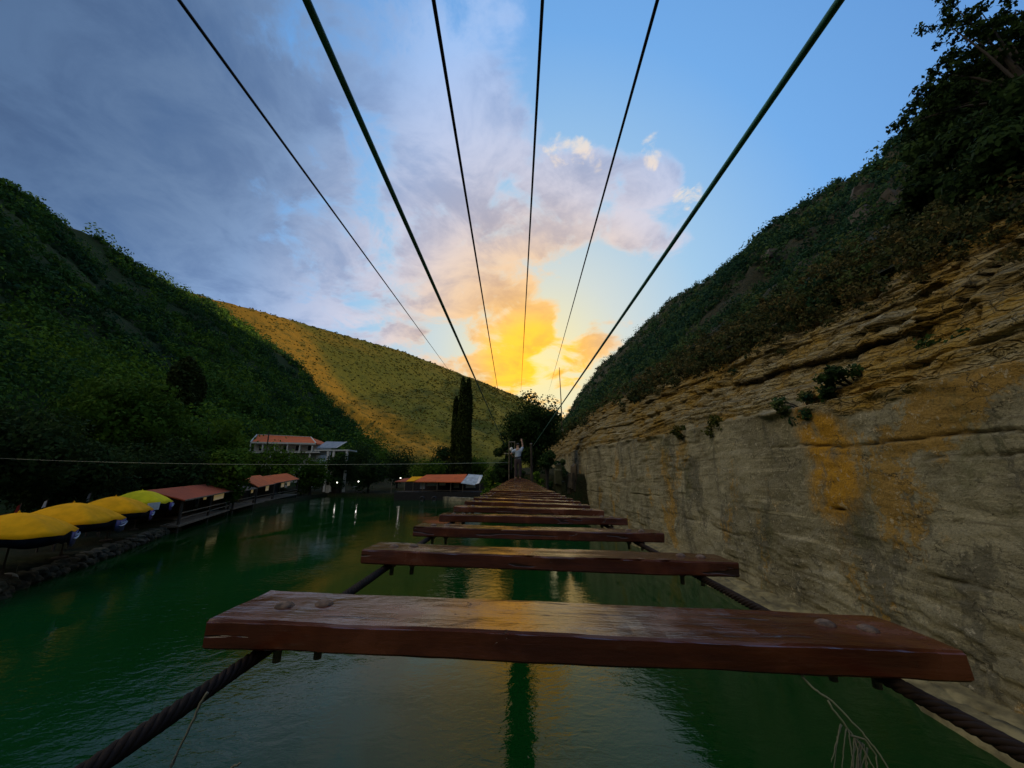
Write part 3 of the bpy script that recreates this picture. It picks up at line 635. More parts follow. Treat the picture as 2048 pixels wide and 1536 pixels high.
# large trees of the left bank
px_tree('leafy_tree', 'biggest broad round green tree on the left bank, behind the umbrellas', 268, 752, 52, 250, M['leaf_mid'], lumps=60, npl=230, leaf=.27, ctr=.55, seed=1, tint=(.15, .8), trunk_r=.4)
px_tree('leafy_tree', 'rounded green tree just left of the white house with red roof', 425, 818, 58, 170, M['leaf_mid'], lumps=46, npl=200, leaf=.27, ctr=.5, seed=2, tint=(.2, .9), trunk_r=.35)
px_tree('leafy_tree', 'dark spreading tree at the left picture edge above the first umbrella', 40, 800, 27, 290, M['leaf_dark'], lumps=50, npl=240, leaf=.17, ctr=.58, seed=3, trunk_r=.3)
px_tree('leafy_tree', 'dark low tree behind the second and third yellow umbrellas', 160, 868, 34, 230, M['leaf_dark'], lumps=44, npl=240, leaf=.19, ctr=.52, seed=4, trunk_r=.3)
px_tree('leafy_tree', 'dark bushy tree behind the rusty lakeside shelters', 330, 880, 46, 200, M['leaf_dark'], lumps=44, npl=200, leaf=.23, ctr=.5, seed=5, trunk_r=.3)
px_tree('leafy_tree', 'drooping green tree with branches over the shelter roof', 465, 895, 50, 85, M['leaf_mid'], lumps=26, npl=200, leaf=.22, ctr=.5, seed=6)
hp = at(520, 940, 150)
cypress('broad dark cypress standing out from the left hillside forest', (at(383, 700, 100).x, 100, lh(at(383, 700, 100).x, 100) - 1), 19, 4.6, 5, 4600, 1, .42, 1.0)
# trees round the house and along the far shore
for k, (px, yt, Yd, wp, mt, lb) in enumerate([
    (578, 886, 88, 105, 'leaf_mid', 'round bright green tree directly in front of the white house'),
    (505, 905, 84, 62, 'leaf_mid', 'small tree below the left end of the white house'),
    (628, 912, 92, 62, 'leaf_mid', 'small green tree below the grey canopy of the house terrace'),
    (688, 905, 104, 70, 'leaf_dark', 'dark tree right of the white terrace columns'),
    (742, 912, 106, 80, 'leaf_dark', 'low dark tree midway along the far shore'),
    (800, 875, 125, 75, 'leaf_dark', 'tall dark tree behind the left end of the far pavilion'),
    (858, 915, 108, 70, 'leaf_mid', 'low green tree behind the middle of the far pavilion roof'),
    (895, 880, 122, 60, 'leaf_dark', 'dark tree at the left foot of the slim tall cypress'),
    (950, 905, 112, 60, 'leaf_mid', 'green tree at the right foot of the slim tall cypress'),
    (985, 930, 62, 55, 'leaf_mid', 'light green bush by the shore, left of the bridge end'),
    (1003, 915, 70, 40, 'leaf_dark', 'dark bush behind the thin steel frame on the bridge'),
    (725, 880, 150, 70, 'leaf_dark', 'distant tree at the foot of the left hill spur')]):
    px_tree('shore_tree', lb, px, yt, Yd, wp, M[mt], lumps=26, npl=150, leaf=.30 if Yd > 80 else .2, ctr=.5, seed=20 + k, flat=.85)
cb = at(927, 930, 105)
cypress('slim tall cypress with forked tip rising above the far shore', (cb.x, 105, flr(cb.x, 105)), at(927, 752, 105).z - flr(cb.x, 105), 1.95, 9, 6000, 2, .26, .35)
cb = at(908, 930, 108)
cypress('short cypress touching the left side of the slim tall cypress', (cb.x, 108, flr(cb.x, 108)), at(912, 790, 108).z - flr(cb.x, 108), 1.0, 10, 2400, 1, .24, .4)
# round dark tree at the bridge end
b0 = at(1068, 940, 54); tz = at(1068, 772, 54).z
tree('leafy_tree', 'dense dark round tree at the far end of the bridge', (b0.x, 54, flr(b0.x, 54)), tz - flr(b0.x, 54), 4.6, M['leaf_dark'], lumps=90, npl=230, leaf=.17, ctr=.46, seed=50, trunk_r=.35, flat=1.0)
b0 = at(1012, 900, 56)
tree('leafy_tree', 'narrow dark tree leaning on the left of the round tree at the bridge end', (b0.x, 57, flr(b0.x, 57)), at(1012, 838, 57).z - flr(b0.x, 57), 1.9, M['leaf_dark'], lumps=26, npl=170, leaf=.19, ctr=.5, seed=51)
b0 = at(1093, 940, 33)
tree('leafy_tree', 'thin dark tree with bare trunk right of the bridge deck', (at(1094, 940, 33).x, 33, 1.5), at(1094, 896, 33).z - 1.5, .75, M['leaf_dark'], lumps=16, npl=120, leaf=.11, ctr=.84, seed=52, trunk_r=.16)

for k, (px, yt, Yd, wp, mt, lb) in enumerate([(1075, 930, 44, 26, 'leaf_mid', 'low green shrub on the bank right of the person'), (1098, 938, 43.5, 24, 'leaf_dark', 'dark shrub at the foot of the thin bare trunk'), (1046, 925, 47, 22, 'leaf_dark', 'dark shrub directly behind the person on the bridge'), (1120, 905, 46, 30, 'leaf_slope', 'olive shrub above the dark green block'), (996, 945, 47, 24, 'leaf_mid', 'pale green shrub left of the steel frame')]):
    p = at(px, yt, Yd); bz = max(flr(p.x, Yd), .2); tree('bank_shrub', lb, (p.x, Yd, bz), max(p.z - bz, .8), wp * Yd / F / 2, M[mt], lumps=22, npl=120, leaf=.11, ctr=.45, seed=80 + k, trunk_r=.05, cat='bush')
# tree overhanging from the right cliff top, drawn as branches reaching over the slope edge
def branch_tree():
    base = Vector((20.5, 12.5, 0)); base.z = float(slope_h(np.array([20.5]), np.array([12.5]))[0])
    t = empty('overhanging_tree', base); tag(t, 'large leafed tree hanging over the right cliff top against the sky', 'tree')
    m = MB(); L = []; r = np.random.default_rng(3)
    tips = [(1890, 45, 15), (1925, 60, 15.4), (1960, 20, 15), (1990, 70, 15.5), (2030, 20, 15), (2010, 110, 15.6), (1905, 10, 15.5), (1950, 85, 15.2),
            (2040, 90, 15), (2060, 40, 15), (1870, 145, 16), (1855, 195, 16.2), (1820, 245, 16.4), (1900, 165, 16), (1880, 210, 16), (1925, 130, 15.8), (1920, 190, 15.6),
            (1850, 235, 16.2), (1960, 160, 15.5), (1990, 140, 15.4), (1960, 210, 15.2), (2010, 190, 15), (2040, 160, 15), (2060, 230, 14.8), (1990, 250, 15), (1935, 245, 15.4), (1900, 260, 15.6), (2070, 120, 14.6), (2085, 300, 14.6), (2030, 280, 14.8), (1980, 310, 15), (2040, 350, 14.4), (1955, 300, 15.2), (2000, 380, 14.6), (2060, 400, 14), (1930, 290, 15.6), (2050, 60, 14.2), (2020, 150, 14.3), (2045, 220, 14.1), (1990, 200, 14.6), (2010, 60, 14.6), (1975, 120, 14.8)]
    trunk_top = at(2075, 190, 14.0) - base
    m.tube([(0, 0, -.5), trunk_top * .5 + Vector((.2, 0, .2)), trunk_top, trunk_top + Vector((-.6, .2, 3))], [.34, .27, .2, .06], 8)
    for px, py, yy in tips:
        p = at(px, py, yy) - base; st = trunk_top * (.75 + .3 * r.random())
        mid = (st + p) / 2 + Vector((0, 0, .35))
        m.tube([st, mid, p], [.09, .05, .015], 5)
        for k in range(11):
            q = st.lerp(p, .5 + .5 * r.random()) if k > 4 else p.copy()
            L.append(np.array(q) + r.normal(size=3) * np.array([.42, .42, .34]))
    m.build('trunk', M['bark'], t)
    L = np.array(L)
    cloud('crown', M['leaf_dark'], [leaves(L, np.full(len(L), .36), 42, .105, .8, .1, r.uniform(0, .8, len(L)), 1.0)], t)
branch_tree()

for k, (px, py, rad, lb) in enumerate([(1905, 300, 1.5, 'dark bush on the slope under the overhanging tree, leftmost of its clump'), (1955, 345, 1.3, 'dark bush on the slope below the overhanging tree, between two larger bushes'), (2015, 310, 1.5, 'large near black bush on the slope below the tree trunk'), (1985, 400, 1.1, 'lowest dark bush of the clump under the overhanging tree'), (1885, 375, 1.0, 'dark green bush on the slope left of the clump under the tree'), (2035, 395, 1.2, 'dark bush at the right picture edge above the cliff strata'), (1850, 440, 1.0, 'low dark bush above the ochre strata near the right edge')]):
    d = ray(px, py); Yd = 6.
    while Yd < 200 and CZ + d.z / d.y * Yd > float(slope_h(np.array([d.x / d.y * Yd]), np.array([Yd]))[0]): Yd += .25
    p = at(px, py, Yd); r_ = rad * max(1, p.length / 26); bz = float(slope_h(np.array([p.x + .3]), np.array([Yd]))[0])
    tree('slope_bush', lb, (p.x + .3, Yd, bz - .3), r_ * 1.7, r_ * 1.15, M['leaf_dark'], lumps=24, npl=170, leaf=.0036 * p.length + .03, ctr=.4, seed=120 + k, trunk_r=.07, cat='bush', tint=(0, .7))
# bushes rooted in the cliff face
for k, (px, py, xo, rad, mt, lb) in enumerate([
    (1690, 770, 0, .55, 'leaf_dark', 'dark round bush growing in the ochre band of the cliff'),
    (1440, 862, 0, .75, 'leaf_scrub', 'dry brown bush on the ledge at the top of the smooth wall'),
    (1365, 868, 0, .5, 'leaf_scrub', 'small brown tuft on the cliff ledge left of the dry bush'),
    (1600, 815, 0, .6, 'leaf_slope', 'thin green shrub on the cliff below the dark round bush'),
    (1960, 700, 0, .7, 'leaf_dark', 'dark bush in the cliff strata near the right picture edge'),
    (1650, 600, 0, .9, 'leaf_slope', 'green bush on the broken rock edge under the slope')]):
    d = ray(px, py); xx = 9.6 if k in (0, 1, 2, 3) else 10.4 if k == 4 else 12.6
    Yd = xx / (d.x / d.y); p = at(px, py, Yd)
    t = empty('cliff_bush', p); tag(t, lb, 'bush')
    r = np.random.default_rng(70 + k); m = MB(); L = []
    for i in range(9):
        q = Vector((-abs(r.normal()) * .5, r.normal() * .7, r.normal() * .45 + .15)) * rad; L.append(tuple(q)); m.tube([(.5, 0, -.25), tuple(q * .5 + Vector((.1, 0, 0))), tuple(q)], [.04, .025, .008], 5)
    m.build('stem', M['bark'], t)
    cloud('foliage', M[mt], [leaves(np.array(L), np.full(9, rad * .42), 75, .075, .85, .2, r.uniform(.1, .9, 9), 1.0)], t)

# ------------------------------------------------------------------ the bridge
BX0, BX1 = -.443, .612
def deck_z(y): return float(np.interp(y, [-5, 7, 18.8, 44], [-.215, -.205, -.10, -.02])) + CZ
def roll(y): return float(np.interp(y, [0, 8, 18], [-.026, -.024, 0]))
bridge = empty('plank_bridge', (0, 0, CZ - .215)); tag(bridge, 'hanging footbridge of reddish brown planks bolted across two rusty cables', 'bridge')
BZ = Vector((0, 0, CZ - .215))
def plank_mesh(seed, L=1.055, Wd=.145, T=.038):
    r = np.random.default_rng(seed); nx, ny, nz = 60, 8, 5
    bm = bmesh.new(); bmesh.ops.create_cube(bm, size=1)
    bmesh.ops.subdivide_edges(bm, edges=[e for e in bm.edges if abs(e.verts[0].co.x - e.verts[1].co.x) > .5], cuts=nx, use_grid_fill=True)
    bmesh.ops.subdivide_edges(bm, edges=[e for e in bm.edges if abs(e.verts[0].co.y - e.verts[1].co.y) > .5], cuts=ny, use_grid_fill=True)
    bmesh.ops.subdivide_edges(bm, edges=[e for e in bm.edges if abs(e.verts[0].co.z - e.verts[1].co.z) > .5], cuts=nz, use_grid_fill=True)
    for v in bm.verts:
        cl3 = lambda u, p: math.copysign(.5 * (1 - (1 - min(1, 2 * abs(u))) ** p), u)
        x, y, z = cl3(v.co.x, 1.35) * L, cl3(v.co.y, 1.9) * Wd, cl3(v.co.z, 1.5) * T
        ey, ez, ex = Wd / 2 - abs(y), T / 2 - abs(z), L / 2 - abs(x)
        n1 = mnoise.noise((x * 9 + seed * 7, y * 20, z * 20)); n2 = mnoise.noise((x * 34 + seed * 3, y * 30, z * 30 + seed))
        b = .0032                                     # worn, rounded edges
        if ey < .002 and ez < .002: y -= math.copysign(b, y) * (1 + .5 * n1); z -= math.copysign(b, z) * (1 + .5 * n2)
        if ex < .002 and (ey < .002 or ez < .002): x -= math.copysign(b, x)
        if ey < .002 and ez < .002 and n1 + .5 * n2 > .42: y -= math.copysign(.007, y); z -= math.copysign(.006, z) # chips
        z += .0016 * n1 + .0008 * n2; y += .0018 * n1
        if ex < .002: x += .003 * n2
        v.co = (x, y, z + .004 * math.sin(x * 2.1 + seed))
    me = bpy.data.meshes.new('plank'); bm.to_mesh(me); bm.free(); return me
bolt_me = None
for i in range(10):
    y = .603 + .556 * i + (rng.uniform(-.012, .012) if i > 2 else 0)
    me = plank_mesh(i + 3); o = link('plank', me, M['plank'], bridge)
    me.polygons.foreach_set('use_smooth', [False] * len(me.polygons))
    cx = (BX0 + BX1) / 2 + (rng.uniform(-.012, .012) if i > 2 else 0)
    rl = roll(y) + (rng.uniform(-.006, .006) if i > 1 else 0)
    o.location = Vector((cx, y + .0725, deck_z(y) - .021)) - BZ; o.rotation_euler = (rng.uniform(-.02, .02) if i else 0, -rl, rng.uniform(-.008, .008) if i > 2 else 0)
    for sx, sy in ((-.455, -.005), (-.40, .012), (.40, .012), (.452, -.004)):
        if bolt_me is None:
            bo = MB().lathe([(.006, -.078), (.006, -.055), (.011, -.055), (.011, -.046), (.005, -.046), (.005, -.003), (.013, -.003), (.0145, -.0005), (.012, .0025), (.008, .005), (.003, .006)], (0, 0, 0), 16).build('bolt', M['bolt_zinc'], o, True)
            bolt_me = bo.data
        else: bo = link('bolt', bolt_me, None, o)
        near = [v.co.z for v in me.vertices if v.co.z > .008 and abs(v.co.x - sx) < .016 and abs(v.co.y - sy) < .016]
        bo.location = (sx, sy, (sum(near) / len(near) if near else .019) + .0006)
# close laid boards from the sixth metre on
m = MB(); y = 6.2; k = 0
while y < 45:
    wd = .185; zc = deck_z(y) - .021 - BZ.z; x0 = BX0 + .0 + rng.uniform(-.015, .015); x1 = BX1 - .02 + rng.uniform(-.015, .015)
    x1 -= np.interp(y, [6, 18], [0, .06]); x0 += np.interp(y, [6, 18], [0, .0])
    m.box(((x0 + x1) / 2, y + wd / 2, zc + rng.uniform(-.004, .004)), (x1 - x0, wd - .008, .042), Matrix.Rotation(-roll(y), 3, 'Y')); y += wd
m.build('deck_boards', M['plank'], bridge)
def twisted(name, path, rad, pitch, mat, parent, fine_to=4.0):
    m = MB(); pts = [Vector(p) for p in path]; L = [0]
    for a, b in zip(pts[:-1], pts[1:]): L.append(L[-1] + (b - a).length)
    def pos(s):
        for i in range(len(pts) - 1):
            if s <= L[i + 1]: return pts[i].lerp(pts[i + 1], (s - L[i]) / (L[i + 1] - L[i]))
        return pts[-1]
    S_ = []; s = 0
    while s < fine_to: S_.append(s); s += pitch / 10
    n = 6
    for q in range(n):
        pl = []
        for s in S_:
            c = pos(s); t = Vector((0, 1, 0)); a = 2 * math.pi * (s / pitch + q / n)
            pl.append(c + Vector((math.cos(a), 0, math.sin(a))) * rad * .62)
        m.tube(pl, rad * .40, 6)
    rest = [pos(s) for s in np.linspace(fine_to, L[-1], 24)]
    m.tube(rest, rad * .95, 8)
    return m.build(name, mat, parent, True)
for xx, dz_ in ((-.378, .0), (.515, .0)):
    path = [Vector((xx, yy, deck_z(yy) + (xx - .11) * roll(yy) - .042 - .0105)) - BZ for yy in (-1.5, .3, 3, 7, 12, 18.8, 30, 44)]
    twisted('cable', path, .0098, .085, M['steel_cable'], bridge, 5.5)
# end landing of the bridge
# steel frame beside the deck, with rungs
fy = 19.1; fz = deck_z(fy)
fr = empty('cable_support', (at(1018, 955, fy).x, fy, fz)); tag(fr, 'thin pale steel frame at the left edge of the deck beside the person', 'frame')
fw = at(1029.5, 900, fy).x - at(1018, 900, fy).x; fh = at(1018, 884, fy).z - fz
MB().tube([(0, 0, -.3), (0, 0, fh)], .022, 8).build('post', M['rust_steel'], fr)
MB().tube([(fw, 0, -.3), (fw, 0, fh)], .022, 8).build('post', M['rust_steel'], fr)
MB().tube([(-.02, 0, fh), (fw + .02, 0, fh)], .024, 8).build('crossbar', M['rust_steel'], fr)
MB().tube([(-.25, 0, fh * .69), (fw, 0, fh * .69)], .018, 8).build('crossbar', M['rust_steel'], fr)
pu = empty('pulley_block', (fr.location.x + .11, fy - .06, fz + fh * .80)); tag(pu, 'white pulley block with black strap hanging on the steel frame', 'pulley')
MB().lathe([(.02, -.1), (.075, -.07), (.085, 0), (.07, .07), (.02, .1)], (0, 0, 0), 12).build('housing', M['white_paint'], pu, True)
MB().box((0, 0, -.55), (.045, .02, .9)).build('strap', M['black'], pu); MB().tube([(0, 0, .08), (0, .04, fh * .2)], .012, 6).build('hook', M['black'], pu)
rpst = empty('cable_post', (at(1063, 955, fy + .4).x, fy + .4, fz)); tag(rpst, 'reddish wooden post holding the right hand cable at the deck edge', 'post')
MB().tube([(0, 0, -.4), (.01, 0, .9), (0, 0, at(1065, 890, fy).z - fz + .05)], [.06, .055, .05], 8).build('shaft', M['dark_wood'], rpst); MB().lathe([(.065, 0), (.065, .05), (.02, .07)], (0, 0, at(1065, 890, fy).z - fz + .05), 10).build('cap', M['rust_steel'], rpst)

# overhead and hand cables
def cable(label, a, b, rad, mat, back=1.2, sag=0):
    a, b = Vector(a), Vector(b); d = (b - a); pts = []
    for t in [-back / d.length] + list(np.linspace(0, 1, 40) ** 1.6):
        p = a + d * t; p.z -= sag * 4 * max(t, 0) * (1 - t); pts.append(p)
    o = MB().tube(pts, rad, 10).build('overhead_cable', mat, None, True); tag(o, label, 'cable', 'cables strung along the bridge'); return o
HX = .96
def hand(px0, px1, py1, Z):
    d = ray(px0, 0); t = Z / d.z; return (d * t + Vector((0, 0, CZ)))
cable('thick green sheathed cable on the left, second from the left at the top', hand(613, 0, 0, 1.0), at(1009, 889, fy), .0092, M['green_cable'])
cable('thick green sheathed cable on the right, ending at the reddish post', hand(1680, 0, 0, 1.0), at(1066, 892, fy + .4), .0092, M['green_cable'])
cable('thin dark cable farthest left, running down to the slim cypress', hand(358, 0, 0, 1.5), at(928, 782, 104), .0060, M['dark_cable'])
cable('thin dark cable left of centre, between the left green one and the middle one', hand(867, 0, 0, 1.5), at(1006, 842, 55), .0068, M['dark_cable'])
cable('thin dark cable almost vertical in the middle of the sky', hand(1085, 0, 0, 1.5), at(1041, 800, 54), .0060, M['dark_cable'])
cable('thin dark cable right of centre, ending in the round dark tree', hand(1315, 0, 0, 1.5), at(1097, 785, 54), .0060, M['dark_cable'])
a, b = at(-60, 914, 24), at(1018, 925, fy)
pts = [a.lerp(b, t) - Vector((0, 0, .25 * 4 * t * (1 - t))) for t in np.linspace(0, 1, 30)]
tag(MB().tube(pts, .011, 6).build('zip_wire', M['pale_wire'], None, True), 'pale horizontal wire stretched across the lake to the steel frame', 'wire')
pp = at(1122, 800, 75)
po = empty('mast', (pp.x, 75, pp.z - 6)); tag(po, 'slim bare mast standing against the sunset beside the round tree', 'pole')
MB().tube([(0, 0, 0), (0, 0, 6), (-.15, 0, at(1121, 735, 75).z - pp.z + 6)], [.12, .1, .06], 8).build('shaft', M['dark_wood'], po); MB().box((0, 0, 0), (.5, .5, .4)).build('footing', M['concrete'], po)

# ------------------------------------------------------------------ the person on the deck
def skin_obj(name, verts, edges, mat, parent, sub=2):
    me = bpy.data.meshes.new(name); me.from_pydata([v[0] for v in verts], edges, []); me.update()
    o = link(name, me, None, None)
    sk = o.modifiers.new('skin', 'SKIN'); sk.use_smooth_shade = True; o.modifiers.new('sub', 'SUBSURF').levels = sub
    for i, v in enumerate(verts):
        r = v[1]; me.skin_vertices[0].data[i].radius = (r, r) if not hasattr(r, '__len__') else r
    me.skin_vertices[0].data[0].use_root = True
    dg = bpy.context.evaluated_depsgraph_get(); me2 = bpy.data.meshes.new_from_object(o.evaluated_get(dg))
    bpy.data.objects.remove(o); me2.name = name
    return link(name, me2, mat, parent, True)
pz = deck_z(18.8); pX = at(1036, 955, 18.8).x
man = empty('person', (pX, 18.8, pz)); tag(man, 'person in pale blue shirt and dark trousers seen from behind, one arm raised', 'person')
# facing +Y; his right is +X
sk = [((0, 0, .92), (.085, .065)), ((0, .01, 1.08), (.125, .09)), ((.0, 0, 1.26), (.15, .095)), ((.0, -.01, 1.40), (.13, .08)), ((.0, 0, 1.48), .055), ((0, .02, 1.56), .07), ((-.005, .02, 1.64), (.08, .095)), ((-.005, .02, 1.71), (.06, .07)),
      ((.17, 0, 1.41), .06), ((.235, .03, 1.58), .046), ((.20, .07, 1.80), .036), ((.185, .08, 1.86), (.036, .02)),                      # raised right arm 8-11
      ((-.17, 0, 1.39), .06), ((-.33, -.03, 1.22), .046), ((-.28, .20, 1.14), .036), ((-.26, .27, 1.13), (.034, .02)),                 # left arm 12-15
      ((.085, 0, .84), .095), ((.10, .01, .48), .062), ((.105, -.01, .09), .042), ((.11, .10, .035), (.04, .03)),                    # right leg 16-19
      ((-.085, 0, .84), .095), ((-.095, .01, .48), .062), ((-.10, -.01, .09), .042), ((-.11, .10, .035), (.04, .03))]
ed = [(0, 1), (1, 2), (2, 3), (3, 4), (4, 5), (5, 6), (6, 7), (3, 8), (8, 9), (9, 10), (10, 11), (3, 12), (12, 13), (13, 14), (14, 15), (0, 16), (16, 17), (17, 18), (18, 19), (0, 20), (20, 21), (21, 22), (22, 23)]
# fingers: four of different lengths and a thumb from the side of the palm
for root, base, ups in ((11, Vector((.185, .08, 1.86)), Vector((-.05, .1, 1))), (15, Vector((-.26, .27, 1.13)), Vector((.15, 1, -.2)))):
    u = ups.normalized(); sd = Vector((1, 0, 0)) if root == 11 else Vector((.2, 0, 1)); sd = (sd - u * sd.dot(u)).normalized(); cu = u.cross(sd)
    for off, ln in ((-.027, .07), (-.009, .082), (.009, .078), (.027, .06)):
        k = len(sk); sk += [(tuple(base + u * .03 + sd * off), .0095), (tuple(base + u * (.03 + ln * .6) + sd * off * 1.15 + cu * .008), .0085), (tuple(base + u * (.03 + ln) + sd * off * 1.2 + cu * .025), .007)]
        ed += [(root, k), (k, k + 1), (k + 1, k + 2)]
    k = len(sk); sk += [(tuple(base - u * .01 - sd * .035), .011), (tuple(base + u * .025 - sd * .06 + cu * .01), .009)]; ed += [(root, k), (k, k + 1)]
skin_obj('body', sk, ed, M['skin'], man)
sh = [((0, 0, .90), (.168, .135)), ((0, .01, 1.12), (.15, .115)), ((0, 0, 1.28), (.172, .118)), ((0, -.01, 1.40), (.15, .10)), ((0, 0, 1.46), .075), ((.185, 0, 1.42), .08), ((.232, .03, 1.56), .066), ((-.185, 0, 1.39), .08), ((-.30, -.025, 1.26), .066)]
shirt = skin_obj('shirt', sh, [(0, 1), (1, 2), (2, 3), (3, 4), (3, 5), (5, 6), (3, 7), (7, 8)], M['shirt'], man)
tr = [((0, 0, 1.06), (.148, .116)), ((0, 0, .93), (.15, .118)), ((.09, 0, .83), (.108, .108)), ((.10, .01, .48), .082), ((.105, -.01, .12), .068), ((-.09, 0, .83), (.108, .108)), ((-.095, .01, .48), .082), ((-.10, -.01, .12), .068)]
skin_obj('trousers', tr, [(0, 1), (1, 2), (2, 3), (3, 4), (1, 5), (5, 6), (6, 7)], M['trousers'], man)
for s in (1, -1): skin_obj('shoe', [((s * .107, -.05, .045), .045), ((s * .11, .05, .042), .045), ((s * .117, .14, .03), .035)], [(0, 1), (1, 2)], M['black'], man, 1)
skin_obj('hair', [((-.005, -.005, 1.60), (.085, .07)), ((-.005, .005, 1.67), (.096, .10)), ((-.005, .01, 1.735), (.075, .08))], [(0, 1), (1, 2)], M['hair'], man)
mb = MB(); n = 24
for i in range(n):
    a = 2 * math.pi * i / n
    for zz_, rr_ in ((1.03, 1.0), (1.085, 1.0)): mb.v.append((.178 * math.cos(a), .14 * math.sin(a), zz_ + .02 * math.cos(a)))
mb.f = [(2 * i, 2 * ((i + 1) % n), 2 * ((i + 1) % n) + 1, 2 * i + 1) for i in range(n)]
mb.build('belt', M['black'], man)

# ------------------------------------------------------------------ left bank: umbrellas, wall, shelters
def shoredir(y): d = Vector((float(leftshore(y + 3) - leftshore(y - 3)), 6, 0)); return d.normalized()
bmw = bmesh.new(); yy = 8.
while yy < 36:                                 # rough stone edge of the left bank
    ln = rng.uniform(.35, .95); x = float(leftshore(yy))
    for row in range(2):
        sd_ = rng.uniform(0, 99); sz = (rng.uniform(.3, .5), ln * .56, rng.uniform(.2, .36)); off = Vector((x - .1 - row * .32 + rng.uniform(-.12, .12), yy + row * .3, .08 + row * .30 + rng.uniform(-.05, .05)))
        q = bmesh.ops.create_icosphere(bmw, subdivisions=3, radius=1)['verts']
        for v in q:
            c = v.co.copy(); f = max(abs(c.x), abs(c.y), abs(c.z)); k = .72 + .2 / f + .2 * mnoise.fractal(c * 1.5 + Vector((sd_, sd_ * .3, 0)), 1, 2, 4)
            v.co = Vector((c.x * sz[0], c.y * sz[1], c.z * sz[2])) * k + off
    yy += ln
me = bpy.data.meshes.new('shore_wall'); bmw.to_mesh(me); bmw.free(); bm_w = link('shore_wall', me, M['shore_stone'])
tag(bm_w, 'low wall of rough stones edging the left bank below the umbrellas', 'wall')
def umbrella(label, px, ytop, Yd, size, cloth, val, ang_off=0, write=True):
    p = at(px, ytop, Yd); gz = flr(p.x, Yd); d = shoredir(Yd); rz = -math.atan2(d.x, d.y)
    t = empty('beach_umbrella', (p.x, Yd, gz), rz + ang_off); tag(t, label, 'umbrella', 'yellow umbrellas on the left bank')
    H = p.z - gz; size *= .94; s = size / 2; nseg = 16; m = MB(); V = []; Fq = []
    nr = 8
    for i in range(nr + 1):                   # square domed canopy with soft ridges
        q = i / nr; 
        for j in range(nseg * 4):
            a = 2 * math.pi * (j + .5) / (nseg * 4); sq = 1 / max(abs(math.cos(a)), abs(math.sin(a))); rr_ = q * s * (sq * .82 + .18)
            fold = .075 * q * math.cos(a * 8) * q
            V.append((rr_ * math.cos(a), rr_ * math.sin(a), H - (1.0 * q ** 1.8 + .14 * q * (sq - 1)) * (size / 3.8) + fold * .5 + .02 * mnoise.noise((a * 3, q * 4, Yd))))
    n = nseg * 4
    Fq = [(i * n + j, i * n + (j + 1) % n, (i + 1) * n + (j + 1) % n, (i + 1) * n + j) for i in range(nr) for j in range(n)]
    m.add(V, Fq); can = m.build('canopy', M[cloth], t, True); so = can.modifiers.new('thick', 'SOLIDIFY'); so.thickness = .012
    rim = [Vector(v) for v in V[-n:]]
    vs = []
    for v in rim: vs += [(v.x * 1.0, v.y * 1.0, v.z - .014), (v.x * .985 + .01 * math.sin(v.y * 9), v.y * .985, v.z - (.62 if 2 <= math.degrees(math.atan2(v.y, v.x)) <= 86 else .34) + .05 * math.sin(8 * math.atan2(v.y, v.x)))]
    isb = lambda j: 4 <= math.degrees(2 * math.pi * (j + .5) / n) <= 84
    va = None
    for nm, mt, keep in (('valance', 'valance_shade', lambda j: not isb(j)), ('banner', val, isb)):
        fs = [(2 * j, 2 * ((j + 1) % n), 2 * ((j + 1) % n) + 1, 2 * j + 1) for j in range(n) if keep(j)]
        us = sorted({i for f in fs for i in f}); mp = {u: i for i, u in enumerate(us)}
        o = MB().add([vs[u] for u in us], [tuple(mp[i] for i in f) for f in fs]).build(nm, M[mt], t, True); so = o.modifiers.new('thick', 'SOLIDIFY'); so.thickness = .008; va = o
    if write:                                 # faded white script and a swash on the lake side
        x = s * .985 + .035; z0 = rim[6].z - .2; q0 = .62
        pl_ = [(x, s * q0 - .45, z0 - .10), (x, s * q0 - .2, z0 - .14), (x, s * q0 + .15, z0 - .09), (x, s * q0 + .40, z0 + .04)]
        lt = MB().tube(pl_, [.008, .04, .03, .008], 5).build('lettering', M['white_print'], va)
        pl_ = []
        for k in range(6):
            yk = s * q0 - .28 + k * .1; hk = .10 if k in (0, 5) else .05
            pl_ += [(x, yk, z0 - .02), (x, yk + .035, z0 + hk), (x, yk + .07, z0 - .015)]
        MB().tube(pl_, .014, 5).build('lettering', M['white_print'], va)
    MB().tube([(0, 0, 0), (0, 0, H - .05)], .032, 8).build('pole', M['dark_wood'], t)
    MB().lathe([(.3, 0), (.3, .06), (.08, .12), (.05, .3)], (0, 0, 0), 12).build('foot', M['dark_wood'], t)
    MB().lathe([(.02, -.03), (.05, 0), (.03, .06), (.005, .1)], (0, 0, H + .01), 10).build('finial', M[cloth], t)
    for k in range(4):
        a = math.pi / 4 + k * math.pi / 2; MB().tube([(0, 0, H - .2), (s * 1.1 * math.cos(a), s * 1.15 * math.sin(a), H - .95 * size / 3.8)], .014, 5).build('rib', M['dark_wood'], t)
    return t
umbrella('golden umbrella with blue valance at the left picture edge, nearest of the row', 38, 1026, 16.6, 3.5, 'yellow_cloth', 'blue_cloth', .05)
umbrella('golden umbrella with blue valance, second from the left picture edge', 148, 1006, 20.3, 3.7, 'yellow_cloth', 'blue_cloth', -.04)
umbrella('orange yellow umbrella third from the left, partly behind the lime one', 232, 993, 25.5, 3.8, 'yellow_cloth', 'violet_cloth', .06)
umbrella('lime yellow umbrella beside the rusty shelter, last of the row', 285, 981, 31, 3.8, 'lime_cloth', 'violet_cloth', 0)
